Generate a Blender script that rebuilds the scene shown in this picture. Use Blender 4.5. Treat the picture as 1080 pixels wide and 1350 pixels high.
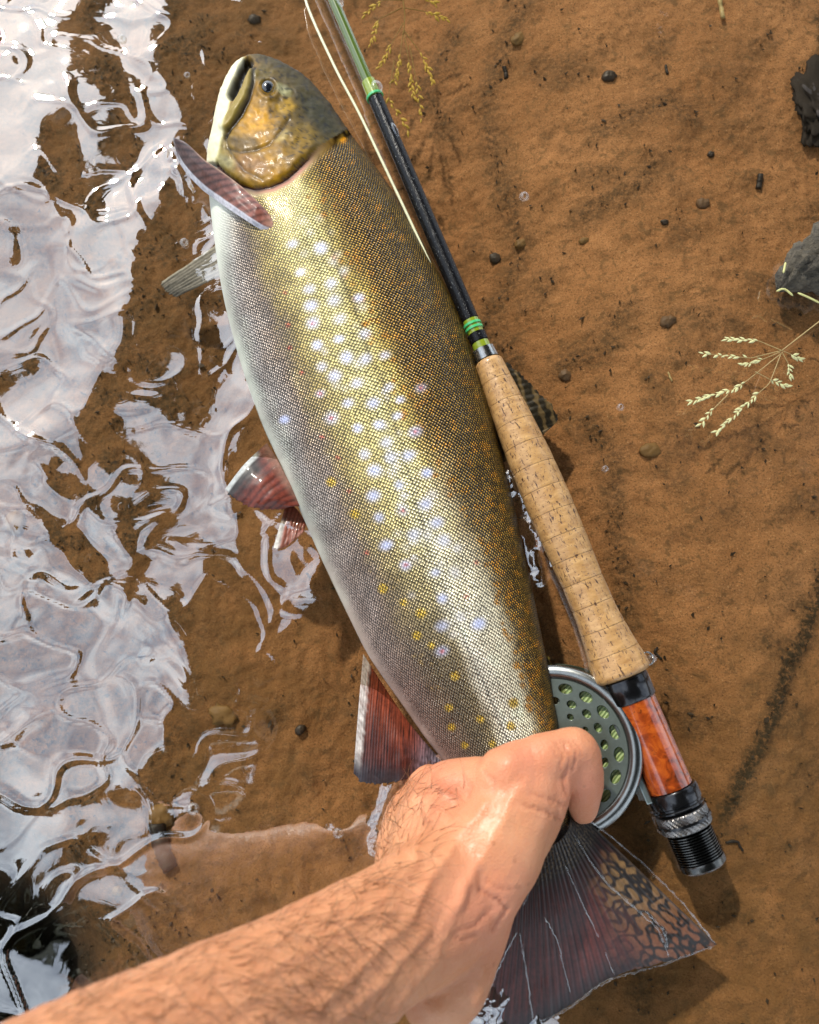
import bpy, bmesh, math, random
import numpy as np
from mathutils import Vector, Matrix

for o in list(bpy.data.objects):
    bpy.data.objects.remove(o)
scene = bpy.context.scene
C = scene.collection
R = math.radians

# ------------------------------------------------------------------ camera
TILT = R(12.0)
DIST = 0.425                      # camera to the water along the view axis
HF = R(53.0)
CAM = np.array([0.0, -DIST * math.sin(TILT), DIST * math.cos(TILT)])
cd = bpy.data.cameras.new('camera')
cam = bpy.data.objects.new('camera', cd)
C.objects.link(cam)
cam.location = CAM
cam.rotation_euler = (TILT, 0, 0)
cd.sensor_fit = 'HORIZONTAL'
cd.angle = HF
cd.clip_start = 0.01
cd.clip_end = 500
cd.dof.use_dof = True
cd.dof.focus_distance = 0.435
cd.dof.aperture_fstop = 10.0
scene.camera = cam

# ------------------------------------------------------------------ sky and sun
SUN_EL, SUN_AZ = R(40), R(-29)    # azimuth from +y, negative = to the left
sun_dir = np.array([math.cos(SUN_EL) * math.sin(SUN_AZ), math.cos(SUN_EL) * math.cos(SUN_AZ), math.sin(SUN_EL)])
world = bpy.data.worlds.new('World')
scene.world = world
world.use_nodes = True
wn, wl = world.node_tree.nodes, world.node_tree.links
wn.clear()
w_out = wn.new('ShaderNodeOutputWorld')
w_bg = wn.new('ShaderNodeBackground')
w_bg.inputs['Strength'].default_value = 0.15
w_sky = wn.new('ShaderNodeTexSky')
w_sky.sky_type = 'NISHITA'
w_sky.sun_disc = False
w_sky.sun_elevation = SUN_EL
w_sky.sun_rotation = SUN_AZ
w_sky.air_density = 1.0
w_sky.dust_density = 1.5
w_tc = wn.new('ShaderNodeTexCoord')
w_map = wn.new('ShaderNodeMapping')
w_map.inputs['Scale'].default_value = (1.6, 1.6, 1.2)
w_noise = wn.new('ShaderNodeTexNoise')
w_noise.inputs['Scale'].default_value = 2.2
w_noise.inputs['Detail'].default_value = 6
w_noise.inputs['Roughness'].default_value = 0.55
w_ramp = wn.new('ShaderNodeValToRGB')
w_ramp.color_ramp.elements[0].position = 0.30
w_ramp.color_ramp.elements[1].position = 0.64
w_mix = wn.new('ShaderNodeMix')
w_mix.data_type = 'RGBA'
w_mix.inputs['B'].default_value = (9.8, 10.8, 11.9, 1)      # sunlit thin cloud
wl.new(w_tc.outputs['Generated'], w_map.inputs['Vector'])
wl.new(w_map.outputs['Vector'], w_noise.inputs['Vector'])
wl.new(w_noise.outputs['Fac'], w_ramp.inputs['Fac'])
wl.new(w_ramp.outputs['Color'], w_mix.inputs['Factor'])
wl.new(w_sky.outputs['Color'], w_mix.inputs['A'])
wl.new(w_mix.outputs['Result'], w_bg.inputs['Color'])
wl.new(w_bg.outputs['Background'], w_out.inputs['Surface'])

sd = bpy.data.lights.new('sun', 'SUN')
sd.energy = 3.3
sd.angle = R(2.0)
sd.color = (1.0, 0.95, 0.86)
sun = bpy.data.objects.new('sun', sd)
C.objects.link(sun)
sun.rotation_euler = Vector(sun_dir).to_track_quat('Z', 'Y').to_euler()

vs = scene.view_settings
vs.view_transform = 'Standard'
vs.look = 'None'
vs.exposure = 0.5
vs.gamma = 1.0
vs.use_curve_mapping = False
scene.render.engine = 'CYCLES'
scene.cycles.max_bounces = 8
scene.cycles.transparent_max_bounces = 16
scene.cycles.caustics_reflective = False
scene.cycles.caustics_refractive = False

# ------------------------------------------------------------------ helpers
FPX = 540.0 / math.tan(HF / 2)
ct, st = math.cos(TILT), math.sin(TILT)

def P(px, py, z=0.0):
    """photo pixel -> point of the horizontal plane at height z"""
    px = np.asarray(px, float); py = np.asarray(py, float); z = np.asarray(z, float)
    dx = (px - 540) / FPX; dv = (675 - py) / FPX
    d = np.stack([dx, dv * ct + st, dv * st - ct], -1)
    t = (z - CAM[2]) / d[..., 2]
    return CAM + d * t[..., None]

def PIX(v):
    v = np.asarray(v, float)
    r = v - CAM
    yv = r[..., 1] * ct + r[..., 2] * st
    dep = r[..., 1] * st - r[..., 2] * ct
    return 540 + FPX * r[..., 0] / dep, 675 - FPX * yv / dep

def ss(a, b, x):
    t = np.clip((x - a) / (b - a), 0, 1)
    return t * t * (3 - 2 * t)

def hash2(ix, iy, seed):
    h = (ix.astype(np.int64) * 374761393 + iy.astype(np.int64) * 668265263 + seed * 974634777) & 0xffffffff
    h = ((h ^ (h >> 13)) * 1274126177) & 0xffffffff
    return ((h ^ (h >> 16)) & 0xffffff) / float(0xffffff)

def noise2(x, y, seed=0):
    """gradient noise, about -0.7..0.7"""
    x = np.asarray(x, float); y = np.asarray(y, float)
    ix = np.floor(x); iy = np.floor(y)
    fx = x - ix; fy = y - iy
    u = fx * fx * fx * (fx * (fx * 6 - 15) + 10); v = fy * fy * fy * (fy * (fy * 6 - 15) + 10)
    def g(ox, oy):
        a = hash2(ix + ox, iy + oy, seed) * 2 * math.pi
        return np.cos(a) * (fx - ox) + np.sin(a) * (fy - oy)
    a = g(0, 0) * (1 - u) + g(1, 0) * u
    b = g(0, 1) * (1 - u) + g(1, 1) * u
    return a * (1 - v) + b * v

def fbm(x, y, oct=4, seed=0, gain=0.5):
    s = 0; a = 1.0; f = 1.0
    for k in range(oct):
        s = s + a * noise2(x * f, y * f, seed + k * 17)
        a *= gain; f *= 2.03
    return s

def seg_dist(px, py, pts):
    """distance to a polyline and the share along it"""
    best = np.full(np.shape(px), 1e9); along = np.zeros(np.shape(px))
    pts = np.asarray(pts, float)
    L = np.concatenate([[0], np.cumsum(np.hypot(*np.diff(pts, axis=0).T))])
    for k in range(len(pts) - 1):
        a, b = pts[k], pts[k + 1]
        d = b - a; l2 = max(d @ d, 1e-9)
        t = np.clip(((px - a[0]) * d[0] + (py - a[1]) * d[1]) / l2, 0, 1)
        q = np.hypot(px - a[0] - t * d[0], py - a[1] - t * d[1])
        m = q < best
        best = np.where(m, q, best)
        along = np.where(m, (L[k] + t * (L[k + 1] - L[k])) / L[-1], along)
    return best, along

def resample(pts, n):
    pts = np.asarray(pts, float)
    # Catmull-Rom through the points, then even spacing
    ext = np.vstack([2 * pts[0] - pts[1], pts, 2 * pts[-1] - pts[-2]])
    out = []
    for k in range(1, len(ext) - 2):
        p0, p1, p2, p3 = ext[k - 1:k + 3]
        for t in np.linspace(0, 1, 24, endpoint=False):
            out.append(0.5 * ((2 * p1) + (-p0 + p2) * t + (2 * p0 - 5 * p1 + 4 * p2 - p3) * t * t + (-p0 + 3 * p1 - 3 * p2 + p3) * t ** 3))
    out.append(pts[-1])
    out = np.array(out)
    d = np.concatenate([[0], np.cumsum(np.linalg.norm(np.diff(out, axis=0), axis=1))])
    s = np.linspace(0, d[-1], n)
    return np.stack([np.interp(s, d, out[:, k]) for k in range(out.shape[1])], -1)

def lin_resample(pts, n):
    pts = np.asarray(pts, float)
    d = np.concatenate([[0], np.cumsum(np.linalg.norm(np.diff(pts, axis=0), axis=1))])
    s = np.linspace(0, d[-1], n)
    return np.stack([np.interp(s, d, pts[:, k]) for k in range(pts.shape[1])], -1)

def make_mesh(name, verts, faces, mat=None, parent=None, smooth=True, col=None, uv=None, extra=None):
    """verts Nx3, faces Mx4 or Mx3 (or a list) -> one linked mesh object"""
    me = bpy.data.meshes.new(name)
    verts = np.asarray(verts, float)
    if isinstance(faces, np.ndarray):
        k = faces.shape[1]
        me.vertices.add(len(verts)); me.vertices.foreach_set('co', verts.ravel())
        me.loops.add(faces.size); me.loops.foreach_set('vertex_index', faces.ravel().astype(np.int32))
        me.polygons.add(len(faces)); me.polygons.foreach_set('loop_start', np.arange(0, faces.size, k, dtype=np.int32))
        me.update(calc_edges=True)
    else:
        me.from_pydata([tuple(v) for v in verts], [], faces)
    if smooth:
        me.polygons.foreach_set('use_smooth', np.ones(len(me.polygons), bool))
    if col is not None:
        a = me.color_attributes.new('Col', 'FLOAT_COLOR', 'POINT')
        c4 = np.ones((len(verts), 4)); c4[:, :3] = col
        a.data.foreach_set('color', c4.ravel())
    for nm, arr in (extra or {}).items():
        a = me.attributes.new(nm, 'FLOAT', 'POINT'); a.data.foreach_set('value', np.asarray(arr, float))
    if uv is not None:
        a = me.attributes.new('scale_uv', 'FLOAT_VECTOR', 'POINT')
        v3 = np.zeros((len(verts), 3)); v3[:, :2] = uv
        a.data.foreach_set('vector', v3.ravel())
    me.validate(); me.update()
    o = bpy.data.objects.new(name, me)
    C.objects.link(o)
    if mat: me.materials.append(mat)
    if parent: o.parent = parent
    return o

def grid_faces(n, m, wrap=False):
    """quads of an n x m vertex grid (row major); wrap closes the columns"""
    i = np.arange(n - 1)[:, None]
    j = np.arange(m if wrap else m - 1)[None, :]
    j2 = (j + 1) % m
    f = np.stack([i * m + j, i * m + j2, (i + 1) * m + j2, (i + 1) * m + j], -1)
    return f.reshape(-1, 4)

def tag(o, label=None, cat=None, group=None, kind=None):
    if label: o['label'] = label
    if cat: o['category'] = cat
    if group: o['group'] = group
    if kind: o['kind'] = kind
    return o

def empty(name, loc=(0, 0, 0), rot=None):
    o = bpy.data.objects.new(name, None)
    o.empty_display_size = 0.02
    C.objects.link(o)
    o.location = loc
    if rot is not None: o.rotation_euler = rot
    return o

def tube(pts, rad, sides=8, cap=True):
    """verts, faces of a tube along a polyline"""
    pts = np.asarray(pts, float); n = len(pts)
    rad = np.broadcast_to(np.asarray(rad, float), (n,))
    T = np.gradient(pts, axis=0); T /= np.linalg.norm(T, axis=1)[:, None] + 1e-12
    up = np.array([0, 0, 1.0])
    if abs(T[0] @ up) > 0.95: up = np.array([1.0, 0, 0])
    A = np.cross(T, up); A /= np.linalg.norm(A, axis=1)[:, None] + 1e-12
    B = np.cross(A, T)
    th = np.arange(sides) * 2 * math.pi / sides
    V = pts[:, None] + rad[:, None, None] * (np.cos(th)[None, :, None] * A[:, None] + np.sin(th)[None, :, None] * B[:, None])
    F = grid_faces(n, sides, True)
    V = V.reshape(-1, 3)
    if cap:
        V = np.vstack([V, pts[0], pts[-1]])
        k = n * sides
        f0 = [[k, (j + 1) % sides, j, j] for j in range(sides)]
        b = (n - 1) * sides
        f1 = [[k + 1, b + j, b + (j + 1) % sides, b + (j + 1) % sides] for j in range(sides)]
        tri = np.array(f0 + f1)
        return V, F, tri
    return V, F, None

def tube_lists(pts, rad, sides=8):
    V, F, tri = tube(pts, rad, sides)
    return V, [tuple(f) for f in F] + [tuple(t[:3]) for t in tri]

def make_tube(name, pts, rad, sides, mat, parent=None, smooth=True):
    V, F = tube_lists(pts, rad, sides)
    return make_mesh(name, V, F, mat, parent, smooth)

def lathe(profile, sides=48):
    """closed solid of revolution round local z; profile = [(r, z), ...] from one end to the other"""
    pr = np.asarray(profile, float)
    th = np.arange(sides) * 2 * math.pi / sides
    V = np.stack([pr[:, 0:1] * np.cos(th), pr[:, 0:1] * np.sin(th), np.repeat(pr[:, 1:2], sides, 1)], -1).reshape(-1, 3)
    F = [tuple(f) for f in grid_faces(len(pr), sides, True)]
    F.append(tuple(range(sides - 1, -1, -1)))
    F.append(tuple(range((len(pr) - 1) * sides, len(pr) * sides)))
    return V, F

def make_lathe(name, profile, mat, parent=None, sides=48, split=True):
    V, F = lathe(profile, sides)
    o = make_mesh(name, V, F, mat, parent)
    if split:
        o.data.set_sharp_from_angle(angle=R(35))
    return o

# ---- node material helper
class NM:
    def __init__(self, name):
        self.m = bpy.data.materials.new(name)
        self.m.use_nodes = True
        self.n, self.l = self.m.node_tree.nodes, self.m.node_tree.links
        self.b = self.n['Principled BSDF']
        self.out = self.n['Material Output']
    def node(self, t, **kw):
        nd = self.n.new('ShaderNode' + t)
        for k, v in kw.items(): setattr(nd, k, v)
        return nd
    def link(self, a, b): self.l.new(a, b)
    def val(self, sock, v):
        if isinstance(v, bpy.types.NodeSocket): self.link(v, sock)
        else: sock.default_value = v
    def attr(self, name, out='Color'):
        return self.node('Attribute', attribute_name=name).outputs[out]
    def coord(self, which='Object'):
        return self.node('TexCoord').outputs[which]
    def mapping(self, vec, scale=(1, 1, 1), rot=(0, 0, 0)):
        m = self.node('Mapping'); self.link(vec, m.inputs['Vector'])
        m.inputs['Scale'].default_value = scale; m.inputs['Rotation'].default_value = rot
        return m.outputs['Vector']
    def noise(self, vec, scale, detail=4, rough=0.55, dist=0.0):
        t = self.node('TexNoise'); self.link(vec, t.inputs['Vector'])
        t.inputs['Scale'].default_value = scale; t.inputs['Detail'].default_value = detail
        t.inputs['Roughness'].default_value = rough; t.inputs['Distortion'].default_value = dist
        return t.outputs['Fac']
    def voronoi(self, vec, scale, rand=1.0, feature='F1', dims='3D', out='Distance'):
        t = self.node('TexVoronoi', feature=feature, voronoi_dimensions=dims)
        self.link(vec, t.inputs['Vector']); t.inputs['Scale'].default_value = scale
        t.inputs['Randomness'].default_value = rand
        return t.outputs[out]
    def ramp(self, fac, stops):
        r = self.node('ValToRGB'); self.link(fac, r.inputs['Fac'])
        e = r.color_ramp.elements
        while len(e) < len(stops): e.new(0.5)
        for k, (p, c) in enumerate(stops):
            e[k].position = p
            e[k].color = (c, c, c, 1) if isinstance(c, (int, float)) else (*c, 1)
        return r.outputs['Color']
    def mix(self, fac, a, b, blend='MIX'):
        m = self.node('Mix', data_type='RGBA', blend_type=blend)
        self.val(m.inputs['Factor'], fac)
        for s, v in (('A', a), ('B', b)):
            if isinstance(v, tuple): v = (*v, 1) if len(v) == 3 else v
            self.val(m.inputs[s], v)
        return m.outputs['Result']
    def math(self, op, a, b=0.0, clamp=False):
        m = self.node('Math', operation=op, use_clamp=clamp)
        self.val(m.inputs[0], a); self.val(m.inputs[1], b)
        return m.outputs[0]
    def bump(self, h, strength=0.5, dist=0.001, normal=None):
        b = self.node('Bump'); self.link(h, b.inputs['Height'])
        b.inputs['Strength'].default_value = strength; b.inputs['Distance'].default_value = dist
        if normal: self.link(normal, b.inputs['Normal'])
        return b.outputs['Normal']
    def set(self, **kw):
        names = {'color': 'Base Color', 'rough': 'Roughness', 'metal': 'Metallic', 'normal': 'Normal', 'coat': 'Coat Weight',
                 'coat_rough': 'Coat Roughness', 'coat_normal': 'Coat Normal', 'sss': 'Subsurface Weight', 'spec': 'Specular IOR Level',
                 'trans': 'Transmission Weight', 'ior': 'IOR', 'alpha': 'Alpha', 'sheen': 'Sheen Weight'}
        for k, v in kw.items():
            s = self.b.inputs[names[k]]
            if k == 'color' and isinstance(v, tuple): v = (*v, 1)
            self.val(s, v)
        return self.m

def simple(name, color, rough=0.5, metal=0.0, coat=0.0, var=0.25, scale=300, bump=0.2):
    m = NM(name)
    co = m.coord('Object')
    n = m.noise(co, scale, 4)
    c = m.mix(n, tuple(x * (1 - var) for x in color), tuple(min(1, x * (1 + var)) for x in color))
    m.set(color=c, rough=rough, metal=metal, coat=coat, coat_rough=0.08)
    if bump: m.set(normal=m.bump(n, bump, 0.0005))
    return m.m

# ------------------------------------------------------------------ stream bed
def spread(lo, hi, step, far_lo, far_hi, nfar):
    """even spacing in view, widening out to the far edges"""
    mid = np.arange(lo, hi, step)
    g = np.linspace(0, 1, nfar + 1)[1:] ** 3
    return np.concatenate([(lo - g * (lo - far_lo))[::-1], mid, mid[-1] + g * (far_hi - mid[-1])])

DEBRIS_SHADE = [[(1085, 680), (1055, 790), (1040, 830), (1012, 885), (985, 960), (960, 1010), (940, 1060)],
          [(770, 560), (800, 600), (805, 690), (822, 780), (815, 830)],
          [(690, 20), (640, 120), (650, 190), (690, 330), (640, 420), (680, 470)],
          [(760, 300), (830, 270), (850, 240)], [(780, 200), (870, 160), (900, 190)],
          [(1060, 60), (1066, 150), (1050, 215)],
          [(850, 1100), (840, 1220), (850, 1340)],  # cast shadow of tail and hand, drawn in as a dark streak
          [(600, 30), (560, 90), (590, 160)], [(740, 480), (790, 470), (810, 430)],
          [(980, 400), (1040, 420), (1010, 440)], [(985, 850), (1010, 855)]]

def debris_shade_mask(x, y, z=-0.03):
    px, py = PIX(np.stack([x, y, np.full(np.shape(x), z)], -1))
    m = np.zeros(np.shape(x))
    wob = 10 * fbm(px / 30, py / 30, 3, 91)
    for k, pl in enumerate(DEBRIS_SHADE):
        d, _ = seg_dist(px + wob, py - wob, pl)
        wdt = 11 if k in (0, 5) else 18
        m = np.maximum(m, np.exp(-(d / wdt) ** 2) * (0.95 if k in (0, 5) else 0.5))
    left = ss(430, 190, px + 0.06 * py + 60 * fbm(px / 120, py / 120, 2, 5))
    patch = ss(0.05, 0.5, fbm(px / 70, py / 70, 4, 33)) 
    m = np.maximum(m, patch * 0.36)
    m = np.maximum(m, left * 0.42 * (0.5 + ss(-0.3, 0.4, fbm(px / 45, py / 45, 4, 12))))
    return np.clip(m, 0, 1)

def bed_z(x, y):
    base = -0.052 + 0.044 * ss(0.02, 0.17, x + 0.12 * y)
    bank = np.where(x > 0.24, (x - 0.24) * 0.12, 0) + np.where(x < -3.5, (-3.5 - x) * 0.15, 0)
    bank = np.minimum(bank, 0.8)
    pit = -0.22 * ss(0.15, -0.02, np.hypot((x + 0.275) / 1.0, (y + 0.285) / 1.05))  # hollow added to make the lower-left corner dark
    z = base + bank + pit
    z = z + 0.006 * fbm(x * 9, y * 9, 3, 3) + 0.0022 * fbm(x * 45, y * 45, 4, 8) + 0.0009 * fbm(x * 180, y * 180, 3, 21, 0.6)
    return z

xs = spread(-0.30, 0.28, 0.00125, -40, 40, 46)
ys = spread(-0.30, 0.36, 0.00125, -40, 40, 46)
GX, GY = np.meshgrid(xs, ys)
GZ = bed_z(GX, GY)
dm = debris_shade_mask(GX, GY)
near = (np.abs(GX) < 0.4) & (np.abs(GY) < 0.45)
dm = np.where(near, dm, 0.3)
GZ = GZ + np.where(near, dm * 0.0028 * (0.5 + np.abs(fbm(GX * 260, GY * 260, 2, 44))), 0)
gpx, gpy = PIX(np.stack([GX, GY, GZ], -1))
brown_tone = np.maximum(ss(560, 300, gpx + 50 * fbm(gpx / 90, gpy / 90, 2, 402)), 0.85 * ss(760, 1150, gpy + 0.25 * (gpx - 800) + 60 * fbm(gpx / 120, gpy / 120, 2, 401)))  # sand turns darker brown towards the left and the bottom
brown_tone = np.where(near, brown_tone * (0.8 + 0.5 * fbm(gpx / 40, gpy / 40, 3, 403)), 0.5).clip(0, 1)
corner_shade = ss(0.19, 0.05, np.hypot(GX + 0.285, GY + 0.29) + 0.02 * fbm(GX * 30, GY * 30, 3, 4))  # shade and dark reflection of the lower-left corner, painted into the sand

m = NM('sand')
co = m.coord('Object')
grain = m.noise(co, 1050, 3, 0.75)
mid = m.noise(co, 70, 6, 0.62)
big = m.noise(co, 14, 4, 0.55)
fine = m.noise(co, 420, 5, 0.7)
sand = m.mix(m.ramp(big, [(.35, 0.), (.65, 1.)]), (0.38, 0.165, 0.052), (0.58, 0.275, 0.105))
sand = m.mix(m.ramp(mid, [(0.35, 0.0), (0.7, 1.0)]), sand, (0.36, 0.165, 0.055))
sand = m.mix(m.ramp(grain, [(0.34, 1.0), (0.47, 0.0)]), sand, (0.15, 0.070, 0.024))
sand = m.mix(m.ramp(grain, [(0.60, 0.0), (0.72, 1.0)]), sand, (0.70, 0.44, 0.21))
sand = m.mix(m.math('MULTIPLY', m.attr('brown_tone', 'Fac'), 0.78), sand, m.mix(mid, (0.095, 0.046, 0.010), (0.22, 0.105, 0.024)))
alg = m.attr('algae', 'Fac')
clump = m.ramp(m.noise(co, 150, 6, 0.68, 0.6), [(0.54, 0.0), (0.64, 0.8)])
sand = m.mix(m.math('MULTIPLY', clump, 0.8), sand, (0.15, 0.080, 0.026))
am = m.math('MULTIPLY', alg, m.ramp(fine, [(0.36, 0.25), (0.6, 1.55)]), True)
algc = m.mix(mid, (0.030, 0.019, 0.007), (0.085, 0.050, 0.016))
colr = m.mix(am, sand, algc)
colr = m.mix(m.attr('corner_shade', 'Fac'), colr, (0.012, 0.008, 0.004))
hgt = m.math('ADD', m.math('MULTIPLY', fine, 0.8), m.math('MULTIPLY', grain, 0.35))
m.set(color=colr, rough=0.85, normal=m.bump(hgt, 0.9, 0.0016))
M_SAND = m.m
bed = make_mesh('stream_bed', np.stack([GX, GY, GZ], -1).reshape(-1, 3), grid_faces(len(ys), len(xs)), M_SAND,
                extra={'algae': dm.ravel(), 'corner_shade': corner_shade.ravel(), 'brown_tone': brown_tone.ravel()})
tag(bed, 'orange brown sandy stream bed with dark algae', kind='structure')

def bedz(px, py):
    p = P(px, py, -0.03)
    for _ in range(4):
        z = float(bed_z(p[0], p[1])); p = P(px, py, z)
    return p

# ------------------------------------------------------------------ water
wx = spread(-0.30, 0.28, 0.0013, -3.6, 0.9, 24)
wy = spread(-0.30, 0.36, 0.0013, -9, 9, 24)
WX, WY = np.meshgrid(wx, wy)
qx, qy = PIX(np.stack([WX, WY, np.zeros_like(WX)], -1))
edge_ = np.interp(qy, [0, 300, 650, 780, 900, 1350], [330, 350, 430, 400, 260, 170])
lefty = ss(130, -50, qx - edge_)
# long lazy undulations and shorter wrinkles, strong on the open left side, almost flat over the shallows
ux = WX + 0.012 * fbm(WX * 22, WY * 22, 2, 61); uy = WY + 0.012 * fbm(WX * 22 + 9, WY * 22, 2, 62)
H = 0.0042 * fbm(ux * 11, uy * 9, 2, 71) + 0.00030 * fbm(ux * 34, uy * 40, 2, 72)
for sd0, fq, wdt, amp in ((171, 13, 0.045, 0.00055), (172, 20, 0.050, 0.00032), (173, 17, 0.030, 0.00034)):
    fold = fbm(ux * fq, uy * fq * 1.25, 2, sd0)
    H = H + amp * np.exp(-(fold / wdt) ** 2) * ss(-0.25, 0.15, fbm(ux * 14 + 5, uy * 14, 1, sd0 + 7))
fishline = seg_dist(qx, qy, [(300, 260), (340, 560), (400, 700), (470, 840)])[0]
H = H + 0.00034 * np.exp(-(fishline / 50) ** 2) * fbm(ux * 95, uy * 55, 2, 75) * (qx < 480)
for pl, amp, wd_ in (([(225, 235), (185, 330), (160, 450), (90, 560), (-20, 600)], 0.0024, 32), ([(-20, 690), (60, 715), (120, 770), (210, 815), (270, 880)], 0.0022, 30),
                     ([(205, 30), (240, 160), (230, 260)], 0.0020, 34), ([(60, 640), (150, 690), (170, 740)], 0.0009, 18), ([(330, 520), (300, 600), (310, 700)], 0.0010, 24)):
    d, t = seg_dist(qx + 16 * fbm(qx / 60, qy / 60, 2, 301), qy + 16 * fbm(qx / 60 + 4, qy / 60, 2, 302), pl)
    H = H + amp * np.exp(-(d / wd_) ** 2)
H = H * (0.06 + 0.94 * lefty)
# rings round the bubbles and beads of water pulled up against the cork, the hand and the tail
for bx_, by_, amp, rr in [(252, 1066, 0.0008, 16), (447, 1097, 0.0007, 16), (691, 260, 0.0005, 9), (240, 320, 0.0005, 9), (215, 218, 0.0012, 14)]:
    d = np.hypot(qx - bx_, qy - by_)
    H = H + amp * np.exp(-(d / rr) ** 2)
for pl, amp, wd in [([(640, 585), (655, 625), (668, 655)], 0.0042, 11), ([(655, 600), (690, 660), (712, 705)], 0.0052, 12),
                    ([(700, 700), (708, 740), (712, 765)], 0.0035, 7), ([(690, 690), (735, 740)], 0.003, 7),
                    ([(520, 1030), (498, 1090), (494, 1120)], 0.003, 7), ([(585, 1345), (640, 1325), (684, 1285), (712, 1350)], 0.0045, 22),
                    ([(228, 205), (245, 240), (250, 265)], 0.0028, 7)]:
    d, t = seg_dist(qx + 5 * fbm(qx / 14, qy / 14, 2, 81), qy + 5 * fbm(qx / 14 + 7, qy / 14, 2, 82), pl)
    H = H + amp * np.exp(-(d / wd) ** 2) * (0.75 + 0.6 * fbm(qx / 20, qy / 20, 2, 83))
m = NM('water')
m.n.remove(m.b)
fr = m.node('LayerWeight'); fr.inputs['Blend'].default_value = 0.5
fac = m.math('ADD', m.math('MULTIPLY', m.math('POWER', fr.outputs['Facing'], 4.0), 0.77), 0.23, True)
tr = m.node('BsdfTransparent'); tr.inputs['Color'].default_value = (0.96, 0.93, 0.86, 1)
gl = m.node('BsdfGlossy'); gl.inputs['Roughness'].default_value = 0.015
gl.inputs['Color'].default_value = (1, 1, 1, 1)
wnz = m.noise(m.coord('Object'), 90, 2, 0.5)
m.link(m.bump(wnz, 0.05, 0.0008), gl.inputs['Normal'])
mx = m.node('MixShader')
m.link(fac, mx.inputs[0]); m.link(tr.outputs[0], mx.inputs[1]); m.link(gl.outputs[0], mx.inputs[2])
m.link(mx.outputs[0], m.out.inputs['Surface'])
M_WATER = m.m
water = make_mesh('stream_water', np.stack([WX, WY, H], -1).reshape(-1, 3), grid_faces(len(wy), len(wx)), M_WATER)
tag(water, 'clear shallow stream water with broken sky reflections', kind='structure')

# ------------------------------------------------------------------ trees on the banks (seen as reflections)
M_LEAF = simple('foliage', (0.020, 0.034, 0.008), 0.6, var=0.5, scale=3, bump=0)
M_BARK = simple('bark', (0.07, 0.05, 0.035), 0.9, scale=20)
rng = np.random.default_rng(5)
def tree(x, y, cx, cy, cz, rx, ry, rz, n, label):
    gz = float(bed_z(np.array(x), np.array(y)))
    t = tag(empty('bank_tree', (x, y, gz)), label, 'tree', 'trees overhanging the stream')
    n = int(n * 1.4)
    p0 = np.array([0, 0, -0.3]); p1 = np.array([cx - x, cy - y, cz - gz])
    trunk = resample([p0, p0 * 0.5 + p1 * 0.02 + [0, 0, 1.2], p0 * .4 + p1 * .55 + [0, 0, .5], p1], 14)
    make_tube('trunk', trunk, np.linspace(0.22, 0.06, 14), 10, M_BARK, t)
    for k in range(7):
        a = rng.normal(size=3); a /= np.linalg.norm(a)
        e = p1 + a * [rx, ry, rz] * 0.75
        make_tube('limb', resample([trunk[7 + k % 5], (trunk[7 + k % 5] + e) / 2 + [0, 0, .25], e], 8), np.linspace(0.05, 0.012, 8), 6, M_BARK, t)
    d = rng.normal(size=(n, 3)); d /= np.linalg.norm(d, axis=1)[:, None]
    r = rng.uniform(0.15, 1, n) ** 0.45
    lump = 1 + 0.35 * np.sin(d[:, 0] * 5 + 1) * np.sin(d[:, 1] * 6) * np.cos(d[:, 2] * 4)
    c = p1 + d * (r * lump)[:, None] * [rx, ry, rz]
    sz = rng.uniform(0.16, 0.30, n)
    u = rng.normal(size=(n, 3)); u /= np.linalg.norm(u, axis=1)[:, None]
    w = np.cross(u, rng.normal(size=(n, 3))); w /= np.linalg.norm(w, axis=1)[:, None]
    q = np.stack([c - u * sz[:, None], c + w * sz[:, None] * .55, c + u * sz[:, None], c - w * sz[:, None] * .55], 1).reshape(-1, 3)
    make_mesh('crown', q, np.arange(n * 4).reshape(-1, 4), M_LEAF, t, smooth=False)
tree(3.4, 1.2, 0.85, 1.4, 6.5, 2.75, 3.0, 1.6, 9000, 'leafy green tree on the sandy bank leaning over the trout')
tree(3.2, 5.2, -0.1, 5.4, 6.3, 2.7, 2.6, 1.7, 7000, 'leafy green tree farther along the sandy bank upstream')
tree(1.9, -3.9, 0.3, -2.4, 6.2, 2.3, 1.9, 1.5, 6000, 'leafy green tree on the sandy bank downstream of the angler')
tree(4.4, -1.9, 3.0, -1.4, 6.0, 1.9, 2.1, 1.5, 5000, 'leafy green tree on the sandy bank right of the rod butt')
tree(5.6, 4.2, 4.1, 4.6, 6.2, 2.0, 2.4, 1.5, 5000, 'leafy green tree on the sandy bank behind the driftwood')
tree(-4.7, -4.9, -2.2, -3.55, 6.4, 2.0, 1.7, 1.5, 6000, 'added leafy tree behind the angler, standing in for his dark reflection')  # unseen tree added so the lower-left water mirrors something dark

# ------------------------------------------------------------------ trout
ZC = -0.004
LEFT = [(322, 84), (309, 90), (297, 108), (287, 140), (279, 185), (275, 215), (277, 260), (284, 320), (297, 400), (318, 480), (345, 558), (374, 622),
        (402, 688), (432, 755), (464, 822), (488, 868), (525, 922), (560, 972), (592, 1012), (632, 1058), (668, 1100), (698, 1134), (720, 1156)]
RIGHT = [(326, 80), (348, 77), (375, 87), (405, 106), (438, 145), (468, 190), (500, 232), (533, 282), (572, 350), (606, 420), (636, 505), (657, 585),
         (675, 660), (692, 735), (708, 810), (720, 872), (731, 930), (736, 975), (738, 1005), (745, 1042), (754, 1078), (760, 1105), (760, 1128)]
NS, NT = 560, 300
Lr = resample(LEFT, NS); Rr = resample(RIGHT, NS)
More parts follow.
